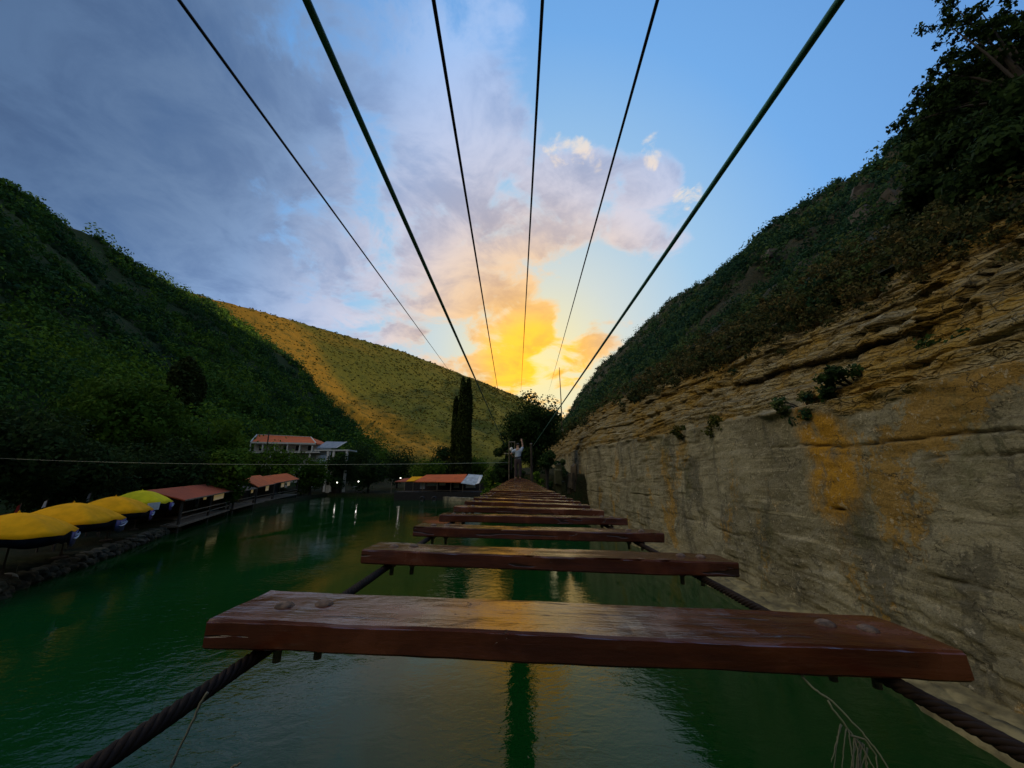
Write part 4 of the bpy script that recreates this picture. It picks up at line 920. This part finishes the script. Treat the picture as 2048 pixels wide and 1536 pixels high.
pt = at(300, 1012, 28.6); cl_ = MB().add([(pt.x + .3, 28.1, pt.z + .22), (pt.x + .45, 28.9, pt.z + .25), (pt.x + .45, 28.85, pt.z - .27), (pt.x + .3, 28.15, pt.z - .25), (pt.x + .26, 28.1, pt.z + .22), (pt.x + .41, 28.9, pt.z + .25), (pt.x + .41, 28.85, pt.z - .27), (pt.x + .26, 28.15, pt.z - .25)], [(0, 1, 2, 3), (7, 6, 5, 4), (0, 4, 5, 1), (1, 5, 6, 2), (2, 6, 7, 3), (3, 7, 4, 0)]).build('cloth_panel', M['white_cloth'])
tag(cl_, 'plain white cloth panel hanging under the lime umbrella', 'cloth')
for px, yt, yb, Yd, lb in ((95, 998, 1040, 23, 'white and red flag on a thin pole above the second umbrella'), (182, 984, 1020, 29, 'small grey flag on a thin pole above the third umbrella'), (42, 1006, 1040, 20.5, 'dim dark red flag above the first umbrella')):
    p = at(px, yt, Yd); gz = flr(p.x, Yd); t = empty('flag', (p.x, Yd, gz)); tag(t, lb, 'flag')
    H = p.z - gz; MB().tube([(0, 0, 0), (.03, 0, H)], .018, 6).build('pole', M['dark_wood'], t)
    if 'dim' in lb: c1_, c2_ = 'red_cloth', 'red_cloth'
    elif 'red' in lb: c1_, c2_ = 'white_cloth', 'red_cloth'
    else: c1_, c2_ = 'grey_roof', 'grey_roof'
    for nm, mt, z0, z1 in (('cloth', c1_, -.42, 0), ('hem', c2_, -.62, -.43)):
        m = MB(); vs = []
        for i in range(7):
            q = i / 6; vs += [(.03 - q * .26, .05 * math.sin(q * 7), H + z0 - q * .10), (.03 - q * .16, .05 * math.sin(q * 7), H + z1 - q * .22)]
        m.add(vs, [(2 * i, 2 * i + 2, 2 * i + 3, 2 * i + 1) for i in range(6)]); o = m.build(nm, M[mt], t); so = o.modifiers.new('thick', 'SOLIDIFY'); so.thickness = .006
p = ground(12, 1163, .35); t = empty('tyre', p); tag(t, 'pale old tyre hanging on the stone wall at the left edge', 'tyre'); t.rotation_euler = (R(80), 0, R(50))
m = MB(); vs = []
for i in range(24):
    a = 2 * math.pi * i / 24
    for j in range(8):
        b_ = 2 * math.pi * j / 8; rr_ = .27 + .06 * math.cos(b_); vs.append((rr_ * math.cos(a), rr_ * math.sin(a), .05 * math.sin(b_)))
m.add(vs, [(i * 8 + j, ((i + 1) % 24) * 8 + j, ((i + 1) % 24) * 8 + (j + 1) % 8, i * 8 + (j + 1) % 8) for i in range(24) for j in range(8)])
m.build('tread', M['white_paint'], t, True); MB().tube([(.2, .0, 0), (.2, .55, 0)], .012, 6).build('rope', M['dry_stem'], t)
# tables and chairs in the dark under the umbrellas
for k, (px, Yd) in enumerate(((120, 17.2), (205, 22.4), (255, 27))):
    p = at(px, 1060, Yd); sx = float(leftshore(Yd)) - 2.4; gz = flr(sx, Yd)
    t = empty('table', (sx, Yd, gz)); tag(t, ['dark table under the nearest golden umbrella', 'dark table between the second and third umbrellas', 'dark table between the third and the lime umbrella'][k], 'table')
    MB().box((0, 0, .74), (1.1, .9, .05)).build('tabletop', M['dark_wood'], t)
    for a in (-.45, .45):
        for b_ in (-.36, .36): MB().box((a, b_, .36), (.06, .06, .715)).build('leg', M['dark_wood'], t)

def shelter(label, pa, pb, ya, yb, roofa, roofb, rise, bays, mat, items, depth=3.6):
    """lakeside shelter: front edge from pa to pb (floor points), roof edge heights roofa/roofb"""
    A = Vector((at(*pa, ya).x, ya, at(*pa, ya).z)); Bp = Vector((at(*pb, yb).x, yb, at(*pb, yb).z))
    t = empty('lake_shelter', (A.x, A.y, 0)); tag(t, label, 'shelter', 'shelters along the left shore'); A0 = Vector((A.x, A.y, 0))
    d = (Bp - A); dn = Vector((d.x, d.y, 0)).normalized(); back = Vector((-dn.y, dn.x, 0))
    if back.x > 0: back = -back
    za, zb_ = at(pa[0], roofa, ya).z, at(pb[0], roofb, yb).z
    def P(s, bk, z): q = A.lerp(Bp, s) + back * bk; return Vector((q.x, q.y, z)) - A0
    fz = lambda s: A.z + (Bp.z - A.z) * s
    rz_ = lambda s: za + (zb_ - za) * s
    m = MB()
    th = Vector((0, 0, .10))
    r0, r1, r2, r3 = P(-.02, -.45, rz_(0)), P(1.02, -.45, rz_(1)), P(1.02, depth * .62, rz_(1) + rise), P(-.02, depth * .62, rz_(0) + rise)
    r4, r5 = P(1.02, depth + .5, rz_(1) + rise * .2), P(-.02, depth + .5, rz_(0) + rise * .2)
    m.add([r0, r1, r2, r3, r4, r5, r0 - th, r1 - th, r2 - th, r3 - th, r4 - th, r5 - th], [(0, 1, 2, 3), (3, 2, 4, 5), (7, 6, 9, 8), (8, 9, 11, 10), (0, 6, 7, 1), (1, 7, 8, 2), (2, 8, 10, 4), (4, 10, 11, 5), (5, 11, 9, 3), (3, 9, 6, 0)])
    rf = m.build('roof', mat, t)
    MB().bar(r0 - Vector((0, 0, .03)) + back * -.03, r1 - Vector((0, 0, .03)) + back * -.03, .05, .12).build('fascia', M['dock_wood'], rf)
    m = MB(); fl = .16
    q = [P(-.02, -.35, fz(0)), P(1.02, -.35, fz(1)), P(1.02, depth, fz(1)), P(-.02, depth, fz(0))]
    m.add(q + [x - Vector((0, 0, fl)) for x in q], [(0, 1, 2, 3), (7, 6, 5, 4), (0, 4, 5, 1), (1, 5, 6, 2), (2, 6, 7, 3), (3, 7, 4, 0)])
    m.build('floor', M['dock_wood'], t)
    for i in range(bays + 1):
        s = i / bays
        MB().bar(P(s, -.2, -.8), P(s, -.2, rz_(s) - .06), .16).build('post', M['dark_wood'], t)
        MB().bar(P(s, depth - .3, fz(s)), P(s, depth - .3, rz_(s) + .1), .14).build('post', M['dark_wood'], t)
    for zz_ in (.5, .95): MB().bar(P(0, -.26, fz(0) + zz_), P(1, -.26, fz(1) + zz_), .05, .08).build('railing', M['dock_wood'], t)
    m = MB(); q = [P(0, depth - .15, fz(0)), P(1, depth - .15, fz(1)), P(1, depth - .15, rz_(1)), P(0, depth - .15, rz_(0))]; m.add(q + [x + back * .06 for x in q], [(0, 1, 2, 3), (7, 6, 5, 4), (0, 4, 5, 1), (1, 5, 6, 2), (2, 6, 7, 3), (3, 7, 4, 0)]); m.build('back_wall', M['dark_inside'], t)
    for s, ww, hh, mt, zo in items:
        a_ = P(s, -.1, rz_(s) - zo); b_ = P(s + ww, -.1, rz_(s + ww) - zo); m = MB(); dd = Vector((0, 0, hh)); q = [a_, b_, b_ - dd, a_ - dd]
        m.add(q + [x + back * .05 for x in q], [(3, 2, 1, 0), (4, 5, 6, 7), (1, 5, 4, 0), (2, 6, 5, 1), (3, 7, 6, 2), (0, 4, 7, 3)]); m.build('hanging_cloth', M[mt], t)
    return t
yA = ground(345, 1066, 0).y; y2 = ground(468, 1025, 0).y; y3 = ground(528, 1012, 0).y; y4 = ground(598, 1001, 0).y
shelter('rusty red roofed shelter nearest the umbrellas, on posts over the water', (350, 1050), (452, 1019), yA, y2 - 3.5, 1000, 981, .85, 2, M['rust_sheet'], [(.38, .05, .25, 'lamp_warm', .18), (.60, .24, .55, 'lamp_warm', .2)])
shelter('low dark shelter half hidden by drooping branches, middle of the shore row', (461, 1017), (503, 1006), y2 - 2, y3 - 6, 984, 976, .5, 1, M['dark_wood'], [(.85, .1, .5, 'lamp_warm', .15)])
shelter('orange tiled shelter with hanging cloths, right of the dark shelter', (507, 1006), (541, 998), y3 - 4, y3 + 6, 974, 967, 1.5, 1, M['red_tile'], [(.55, .18, .8, 'lamp_warm', .2)])
shelter('orange tiled shelter with a white ridge, last before the far corner of the lake', (543, 998), (590, 988), y3 + 7.2, y4 + 1, 966, 958, 1.2, 1, M['red_tile'], [(.3, .12, .8, 'lamp_warm', .25), (.55, .12, .8, 'lamp_warm', .25)])

# ------------------------------------------------------------------ white house on the slope
Hy = 104; hl, hr = at(498, 885, Hy), at(632, 888, Hy)
hb = empty('white_house', (hl.x, Hy, 4)); tag(hb, 'white two storey house with red tiled roof above the shore trees', 'house')
def HP(px, py, dy=0): p = at(px, py, Hy); return Vector((p.x, Hy + dy, p.z)) - Vector((hl.x, Hy, 4))
e0, e1 = HP(508, 884.5, -.8), HP(634, 887, -.8); k0, k1 = HP(490, 865, 5.5), HP(600, 870, 5.5); q0, q1 = HP(508, 884.5, 11), HP(634, 887, 11)
gl = HP(492, 871, -.8); thk = Vector((0, 0, .25))
m = MB(); vs = [e0, e1, k1, k0, q0, q1]; m.add([v for v in vs] + [v - thk for v in vs], [(0, 1, 2, 3), (3, 2, 5, 4), (1, 5, 2), (0, 3, 4), (6, 9, 8, 7), (9, 10, 11, 8), (7, 8, 11), (6, 10, 9), (0, 6, 7, 1), (1, 7, 11, 5), (5, 11, 10, 4), (4, 10, 6, 0)])
rf = m.build('roof', M['red_tile'], hb)
m = MB(); m.bar(e0 + Vector((-.1, -.14, -.15)), e1 + Vector((.1, -.14, -.15)), .2, .42); m.bar(k0 + Vector((0, -.1, .06)), k1 + Vector((0, -.1, .06)), .2, .14); m.bar(k1 + Vector((.12, -.1, .05)), e1 + Vector((.12, -.1, .05)), .2, .16); m.bar(k0 + Vector((-.3, -.1, -.1)), e0 + Vector((-.3, -.1, -.1)), .25, .4)
m.build('roof_trim', M['white_paint'], rf)
f2 = HP(560, 906).z; ez = e0.z - .28; xl, xr = HP(502, 890).x, HP(630, 890).x
MB().box(((xl + xr) / 2, 5.4, (f2 + ez) / 2), (xr - xl, 8, ez - f2)).build('upper_wall', M['white_paint'], hb)
MB().box(((xl + xr) / 2, 5.6, f2 / 2 - .5), (xr - xl - .3, 8, f2 + .6)).build('lower_wall', M['white_paint'], hb)
MB().box(((xl + xr) / 2 + 1.2, 1.0, f2 + .12), (xr - xl + 2.0, 4.4, .3)).build('balcony', M['white_paint'], hb)
for x in np.linspace(xl + .4, xr - .3, 6): MB().box((x, -.7, (f2 + .27 + ez) / 2), (.28, .28, ez - f2 - .28)).build('column', M['white_paint'], hb)
for x in np.linspace(xl + .9, xr - .6, 4): MB().box((x, -.75, f2 / 2 - 1), (.4, .4, f2 + 1.9)).build('column', M['white_paint'], hb)
for x in np.linspace(xl + 2, xr - 2, 5):
    wn = MB().box((x, 1.36, (f2 + ez) / 2 + .1), (1.3, .1, 1.5)).build('window', M['white_paint'], hb); MB().box((x, 1.295, (f2 + ez) / 2 + .1), (1.1, .03, 1.3)).build('pane', M['glass_dark'], wn)
for x in np.linspace(xl + 2, xr - 3, 3):
    wn = MB().box((x, 1.55, f2 * .5 - .2), (1.5, .1, 1.7)).build('window', M['white_paint'], hb); MB().box((x, 1.485, f2 * .5 - .2), (1.3, .03, 1.5)).build('pane', M['glass_dark'], wn)
# terrace wing with grey canopy
tx0, tx1 = HP(632, 900).x, HP(702, 900).x; tzz = HP(660, 901).z
MB().box(((tx0 + tx1) / 2, 1.5, tzz), (tx1 - tx0, 5, .34)).build('terrace', M['white_paint'], hb)
for pxx in (660, 671, 697): MB().box((HP(pxx, 900).x, -.7, tzz / 2 - 1.6), (.55, .5, tzz + 2.9)).build('column', M['white_paint'], hb)
a, b_, c_, d_ = HP(634, 896, -.5), HP(674, 896, -.5), HP(680, 881, 4), HP(638, 880, 4)
m = MB(); vs = [a, b_, c_, d_]; m.add(vs + [v - Vector((0, 0, .12)) for v in vs], [(0, 1, 2, 3), (7, 6, 5, 4), (0, 4, 5, 1), (1, 5, 6, 2), (2, 6, 7, 3), (3, 7, 4, 0)]); m.build('canopy', M['grey_roof'], hb)
MB().bar(b_ + Vector((.1, 0, .02)), c_ + Vector((.1, 0, .02)), .18, .16).build('canopy_edge', M['white_paint'], hb)
pl = empty('utility_pole', (at(533, 900, 88).x, 88, 2.5)); tag(pl, 'dark utility pole in front of the red roof of the white house', 'pole')
MB().tube([(0, 0, -1), (0, 0, at(533, 862, 88).z - 2.5)], [.17, .12], 8).build('shaft', M['dark_wood'], pl); MB().box((0, 0, at(533, 862, 88).z - 3.1), (.9, .1, .12)).build('crossarm', M['dark_wood'], pl)

# ------------------------------------------------------------------ far pavilion and hut
Py = 84.
def PP(px, py, dy=0): p = at(px, py, Py); return Vector((p.x, Py + dy, p.z))
pav = empty('waterside_pavilion', (PP(880, 985).x, Py, 1.0)); tag(pav, 'open waterside pavilion with long orange roof on the far shore', 'pavilion'); O = Vector(pav.location)
def slab(name, q, th_, mat, par, off=O):
    vs = [Vector(v) - off for v in q]; n = len(vs); m = MB()
    m.add(vs + [v - Vector((0, 0, th_)) for v in vs], [tuple(range(n)), tuple(2 * n - 1 - i for i in range(n))] + [(i, n + i, n + (i + 1) % n, (i + 1) % n) for i in range(n)]); return m.build(name, mat, par)
slab('roof', [PP(828, 963, -.5), PP(926, 964, -.5), PP(930, 948, 3.5), PP(846, 949, 3.5)], .15, M['red_tile'], pav)
slab('roof', [PP(846, 949.3, 3.55), PP(930, 948.3, 3.55), PP(926, 962, 7), PP(836, 962, 7)], .15, M['red_tile'], pav)
slab('side_roof', [PP(790, 963, -.2), PP(820, 963, -.2), PP(822, 956, 3), PP(800, 957, 3)], .12, M['rust_sheet'], pav)
slab('tarpaulin', [PP(814, 962.5, -.7), PP(829, 962, -.7), PP(842, 953, 2.6), PP(818, 953, 2.6)], .05, M['yellow_cloth'], pav)
base_z = PP(880, 984).z - O.z; rz0 = PP(880, 964).z - O.z
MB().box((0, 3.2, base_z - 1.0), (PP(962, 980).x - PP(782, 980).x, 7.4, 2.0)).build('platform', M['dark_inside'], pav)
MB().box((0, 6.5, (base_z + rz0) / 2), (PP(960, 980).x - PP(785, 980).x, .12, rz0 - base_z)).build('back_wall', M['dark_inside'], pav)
MB().box((0, -.45, base_z + .3), (PP(960, 980).x - PP(785, 980).x, .06, .12)).build('railing', M['dark_wood'], pav)
for px in (784, 810, 827, 846, 875, 902, 926, 960): MB().tube([(PP(px, 970).x - O.x, -.3, base_z - .2), (PP(px, 970).x - O.x, -.3, rz0 + (.1 if px > 820 else .05))], .07, 8).build('post', M['dock_wood'], pav)
slab('canvas_roof', [PP(923, 966, -.9), PP(950, 970, -.9), PP(963, 950, 2.5), PP(934, 948, 2.5)], .06, M['grey_tarp'], pav)
slab('canvas_flap', [PP(952, 968, -.5), PP(959, 966, -.5), PP(963.5, 951, 2.4), PP(958, 950, 2.3)], .05, M['white_cloth'], pav)
for k, (px0, px1, y0, y1, mt) in enumerate(((838, 847, 965, 978, 'white_cloth'), (851, 870, 966, 972, 'white_cloth'), (876, 889, 966, 971, 'white_paint'), (905, 916, 966, 976, 'concrete'), (930, 950, 970, 976, 'white_cloth'))):
    a, b_ = PP(px0, y0, 1.2) - O, PP(px1, y1, 1.2) - O; m = MB()
    m.box(((a.x + b_.x) / 2, 1.2 + .3 * (k % 2), (a.z + b_.z) / 2), (b_.x - a.x, .06, a.z - b_.z)); m.build('curtain', M[mt], pav)
m = MB(); x = PP(818, 990).x
while x < PP(975, 990).x:
    ln = rng.uniform(.8, 1.6); yy = float(np.interp(x, farx, fary)); m.box((x, yy - .1, .25), (ln, .7, rng.uniform(.7, 1.0)), Matrix.Rotation(rng.uniform(-.1, .1) - .55, 3, 'Z')); x += ln * .93
qw = m.build('quay_wall', M['concrete']); bv = qw.modifiers.new('bevel', 'BEVEL'); bv.width = .07; bv.segments = 2; tag(qw, 'pale stone quay along the water below the far pavilion', 'wall')
for k, px in enumerate((846, 870)):
    p = ground(px, 1000, .1); t = empty('tyre', p + Vector((0, -.9, .25))); tag(t, ['black tyre fender on the far quay, left one', 'black tyre fender on the far quay, right one'][k], 'tyre', 'tyre fenders on the far quay'); t.rotation_euler = (R(90), 0, 0)
    m = MB(); m.add(vs_ := [((.42 + .14 * math.cos(2 * math.pi * j / 8)) * math.cos(2 * math.pi * i / 20), (.42 + .14 * math.cos(2 * math.pi * j / 8)) * math.sin(2 * math.pi * i / 20), .13 * math.sin(2 * math.pi * j / 8)) for i in range(20) for j in range(8)], [(i * 8 + j, ((i + 1) % 20) * 8 + j, ((i + 1) % 20) * 8 + (j + 1) % 8, i * 8 + (j + 1) % 8) for i in range(20) for j in range(8)]); m.build('tread', M['black'], t, True)
# small hut between the house and the pavilion
hy = 104; h0 = at(655, 985, hy); hz = flr(h0.x, hy); hut = empty('shore_hut', (h0.x, hy, hz)); tag(hut, 'small hut with pale gabled roof on the far shore below the white terrace', 'hut'); O2 = Vector(hut.location)
HH = lambda px, py, dy=0: Vector((at(px, py, hy).x, hy + dy, at(px, py, hy).z)) - O2
m = MB(); q = [HH(637, 957), HH(654, 944), HH(668, 957)]; m.add(q + [v + Vector((0, 4, 0)) for v in q], [(0, 2, 1), (3, 4, 5), (0, 1, 4, 3), (1, 2, 5, 4), (2, 0, 3, 5)]); m.build('roof', M['dock_wood'], hut)
MB().box((0, 2.2, HH(655, 957).z / 2), (3.6, 3.4, HH(655, 957).z - .1)).build('wall', M['dark_wood'], hut); MB().box((-.3, .45, 1), (.9, .08, 2)).build('door', M['white_paint'], hut)
# parasols, chairs and lamps on the far shore
for k, (px, py, w_) in enumerate(((630, 972, 16), (672, 966, 14), (712, 972, 8))):
    Yd = 105; p = at(px, py, Yd); gz = flr(p.x, Yd); t = empty('white_awning', (p.x, Yd, gz)); tag(t, ['white folded awning left of the shore hut', 'white awning right of the shore hut', 'small white awning far right of the shore hut'][k], 'awning')
    s = w_ * Yd / F / 2; H = p.z - gz
    m = MB(); m.add([(-s, -.7, H - .25), (s, -.7, H - .25), (s, .7, H - .25), (-s, .7, H - .25), (0, 0, H + .3), (-s, -.7, H - .33), (s, -.7, H - .33), (s, .7, H - .33), (-s, .7, H - .33)], [(0, 1, 4), (1, 2, 4), (2, 3, 4), (3, 0, 4), (0, 5, 6, 1), (1, 6, 7, 2), (2, 7, 8, 3), (3, 8, 5, 0), (5, 8, 7, 6)]); m.build('canopy', M['white_cloth'], t)
    MB().tube([(0, 0, 0), (0, 0, H)], .05, 6).build('pole', M['dark_wood'], t)
for k, (px, py, Yd) in enumerate(((617, 967, 101), (674, 966, 100), (717, 964, 99.5), (801, 957, 98.5))):
    p = at(px, py, Yd); gz = max(flr(p.x, Yd), 0); t = empty('shore_lamp', (p.x, Yd, gz)); tag(t, ['small lit lamp at the far shore left of the hut', 'small lit lamp at the far shore right of the hut', 'small lit lamp between the hut and the pavilion', 'small lit lamp left of the pavilion roof'][k], 'lamp', 'lit lamps on the far shore')
    H = p.z - gz; MB().tube([(0, 0, -.2), (0, 0, H)], .04, 6).build('post', M['dark_wood'], t); MB().lathe([(.03, -.12), (.11, -.04), (.11, .04), (.03, .12)], (0, 0, H + .12), 10).build('bulb', M['lamp_white'], t, True)
p = at(997, 962, 58); gz = flr(p.x, 58); t = empty('beach_umbrella', (p.x, 58, max(gz, .3))); tag(t, 'tiny yellow umbrella by the water just left of the bridge deck', 'umbrella'); H = p.z - t.location.z
m = MB(); m.lathe([(.62, -.36), (.5, -.2), (.28, -.05), (.03, 0)], (0, 0, H), 12); m.build('canopy', M['lime_cloth'], t, True); MB().tube([(0, 0, -.2), (0, 0, H - .02)], .03, 6).build('pole', M['dark_wood'], t)

# ------------------------------------------------------------------ foot of the cliff: ledge, gap blocks, stones
Vl = []; yl = np.concatenate([np.arange(1, 20, .06), np.arange(20, 62, .4)])
prof = [(-.98, -.8), (-.95, -.1), (-.92, .10), (-.88, .22), (-.80, .28), (-.68, .30), (-.56, .31), (-.45, .33), (-.42, .27), (-.39, .34), (-.2, .36), (0, .38), (.4, .40)]
for y in yl:
    bx_ = float(cliff_base(y) + fbm(y * .06, 0, 2, 3) * .5); e = float(fbm(y * .7, 3, 1, 4)) * .15
    for ii, (dx, z) in enumerate(prof):
        e2 = float(fbm(y * 2.6, ii * .9, 1, 4)) * .045
        Vl.append((bx_ + dx + e * (1 if dx < -.6 else .4) + e2, y, z + (e2 + .15 * e if z > 0 else 0)))
led = np_mesh('rock_ledge', Vl, grid_faces(len(yl), len(prof))[:, ::-1], M['ledge_stone']); led['kind'] = 'structure'
def rock(name, label, loc, size, seed, mat, cat='rock', group=None, rz=0):
    bm = bmesh.new(); bmesh.ops.create_icosphere(bm, subdivisions=4, radius=1)
    for v in bm.verts:
        c = v.co; n_ = mnoise.fractal(c * 1.3 + Vector((seed * 3.1, 0, seed)), 1, 2, 5)
        f = max(abs(c.x), abs(c.y), abs(c.z)); v.co = Vector(c) * (.75 + .25 / f * .8 + .16 * n_); v.co = Vector((v.co.x * size[0], v.co.y * size[1], v.co.z * size[2]))
    me = bpy.data.meshes.new(name); bm.to_mesh(me); bm.free(); o = link(name, me, mat, None, False); o.location = loc; o.rotation_euler = (0, 0, rz); tag(o, label, cat, group); return o
M['yellow_stone'] = simple('yellow_stone', (.30, .22, .09), .9, 0, .4, 4, .8)
for k, (px, py, sz, lb) in enumerate(((1935, 1430, .2, 'small pale stone in the water at the foot of the ledge, leftmost'), (1962, 1422, .16, 'small pale stone touching the ledge, second from the left'), (1990, 1440, .22, 'flat stone in the water beside the ledge'), (2025, 1462, .26, 'long yellow stone in the water near the right picture edge'), (2046, 1500, .34, 'large yellow stone at the lower right picture edge'))):
    p = ground(px, py, .05); rock('stone', lb, p, (sz, sz * 1.3, sz * .5), k, M['yellow_stone'], 'stone')
def crag(label, loc, size, seed, name='rock_outcrop', mat=None, rot=.3):
    r = random.Random(seed); bm = bmesh.new()
    for k in range(7):                       # weathered blocks wedged together
        c = Vector((r.uniform(-.3, .3), r.uniform(-.6, .6), r.uniform(-.5, .5))); h = Vector((r.uniform(.35, .6), r.uniform(.3, .6), r.uniform(.25, .5)))
        pts = [c + Vector((sx * h.x * r.uniform(.6, 1.1), sy * h.y * r.uniform(.6, 1.1), sz * h.z * r.uniform(.6, 1.1))) for sx in (-1, 1) for sy in (-1, 1) for sz in (-1, 1)]
        vs = [bm.verts.new(p) for p in pts]; bmesh.ops.convex_hull(bm, input=vs)
    bmesh.ops.subdivide_edges(bm, edges=bm.edges[:], cuts=3, use_grid_fill=True)
    for v in bm.verts: v.co += Vector(v.co).normalized() * .09 * mnoise.fractal(v.co * 2.3 + Vector((seed, 0, 0)), 1, 2, 4)
    for v in bm.verts: v.co = Vector((v.co.x * size[0], v.co.y * size[1], v.co.z * size[2]))
    me = bpy.data.meshes.new(name); bm.to_mesh(me); bm.free(); o = link(name, me, mat or M['grey_rock']); o.location = loc; o.rotation_euler = (r.uniform(-rot, rot), r.uniform(-rot, rot), r.uniform(-.4, .4)); tag(o, label, 'rock')
M['gap_green'] = simple('gap_green', (.05, .05, .018), .95, 0, .5, 1.2, .8); M['gap_brown'] = simple('gap_brown', (.075, .055, .032), .95, 0, .5, 1.2, .8)  # dark blocks put in for the shadowed openings between the rocks
for px0, px1, y0, y1, Yd, mt, lb in ((1106, 1131, 922, 984, 40, 'gap_green', 'dark green block standing in for a shaded rock gap beside the deck'), (1134, 1154, 920, 986, 40.5, 'gap_brown', 'brown block standing in for a shaded rock gap at the end of the smooth wall')):
    a, b_ = at(px0, y1, Yd), at(px1, y0, Yd); crag(lb, ((a.x + b_.x) / 2, Yd, (a.z + b_.z) / 2 - .5), ((b_.x - a.x) / 2 * .95, .7, (b_.z - a.z) / 2 + .3), int(px0), 'gap_block', M[mt], .12)

M['grey_rock'] = simple('grey_rock', (.07, .066, .062), .95, 0, .45, 1.1, 1)
for k, (px, py, w_, h_, lb) in enumerate(((1700, 405, 34, 40, 'grey rock outcrop on the dark slope below the skyline, left one of two'), (1752, 412, 42, 40, 'grey rock outcrop on the dark slope below the skyline, right one of two'), (1530, 520, 26, 26, 'pale rock outcrop high on the slope near the middle of the skyline'), (1790, 500, 34, 22, 'brown rock outcrop just above the cliff edge'))):
    d = ray(px, py); Yd = 6.
    while Yd < 200 and CZ + d.z / d.y * Yd > float(slope_h(np.array([d.x / d.y * Yd]), np.array([Yd]))[0]): Yd += .3
    p = at(px, py, Yd); r_ = p.length / F; crag(lb, p + Vector((.25 * h_ * r_, 0, -.1 * h_ * r_)), (w_ * r_ * .5, w_ * r_ * .75, h_ * r_ * .7), 31 + k)
# dry stems caught under the bridge
def stems(label, strands, cat='dry plant'):
    m = MB()
    for st in strands:
        pts = [at(px, py, yy) for px, py, yy in st[1]]
        fine = []
        for i in range(len(pts) - 1):
            for q in np.linspace(0, 1, 6, endpoint=False): fine.append(pts[i].lerp(pts[i + 1], q) + Vector(rng.normal(size=3) * .0003))
        fine.append(pts[-1]); m.tube(fine, list(np.linspace(st[0], st[0] * .5, len(fine))), 5)
    tag(m.build('dry_stem', M['dry_stem'], None, True), label, cat)
sx = [(.0016, [(1590, 1338, .62), (1628, 1378, .60), (1665, 1402, .59), (1725, 1465, .57), (1760, 1510, .56), (1790, 1560, .55)]),
      (.0013, [(1655, 1402, .59), (1690, 1450, .58), (1725, 1495, .57), (1750, 1540, .56)]), (.0013, [(1700, 1470, .575), (1730, 1478, .57), (1752, 1510, .565), (1755, 1550, .56)])]
for k in range(14):
    x = 1690 + rng.uniform(-12, 45); y = 1455 + (x - 1690) * .9; sx.append((.0009, [(x, y, .575), (x + (dxx := rng.uniform(-26, 14)) * .5, y + rng.uniform(25, 45), .57), (x + dxx, y + rng.uniform(70, 120), .565)]))
stems('bunch of dry branching stems hanging below the front plank at lower right', sx)
stems('single dry grass stem hanging from the left cable at lower left', [(.0016, [(415, 1385, .47), (402, 1405, .468), (375, 1465, .46), (352, 1510, .455), (335, 1560, .45)]), (.0012, [(352, 1510, .455), (342, 1530, .45), (345, 1560, .45)])])
stems('short pale grass tip at the bottom edge left of centre', [(.0016, [(440, 1560, .45), (462, 1536, .45), (482, 1526, .45)])])
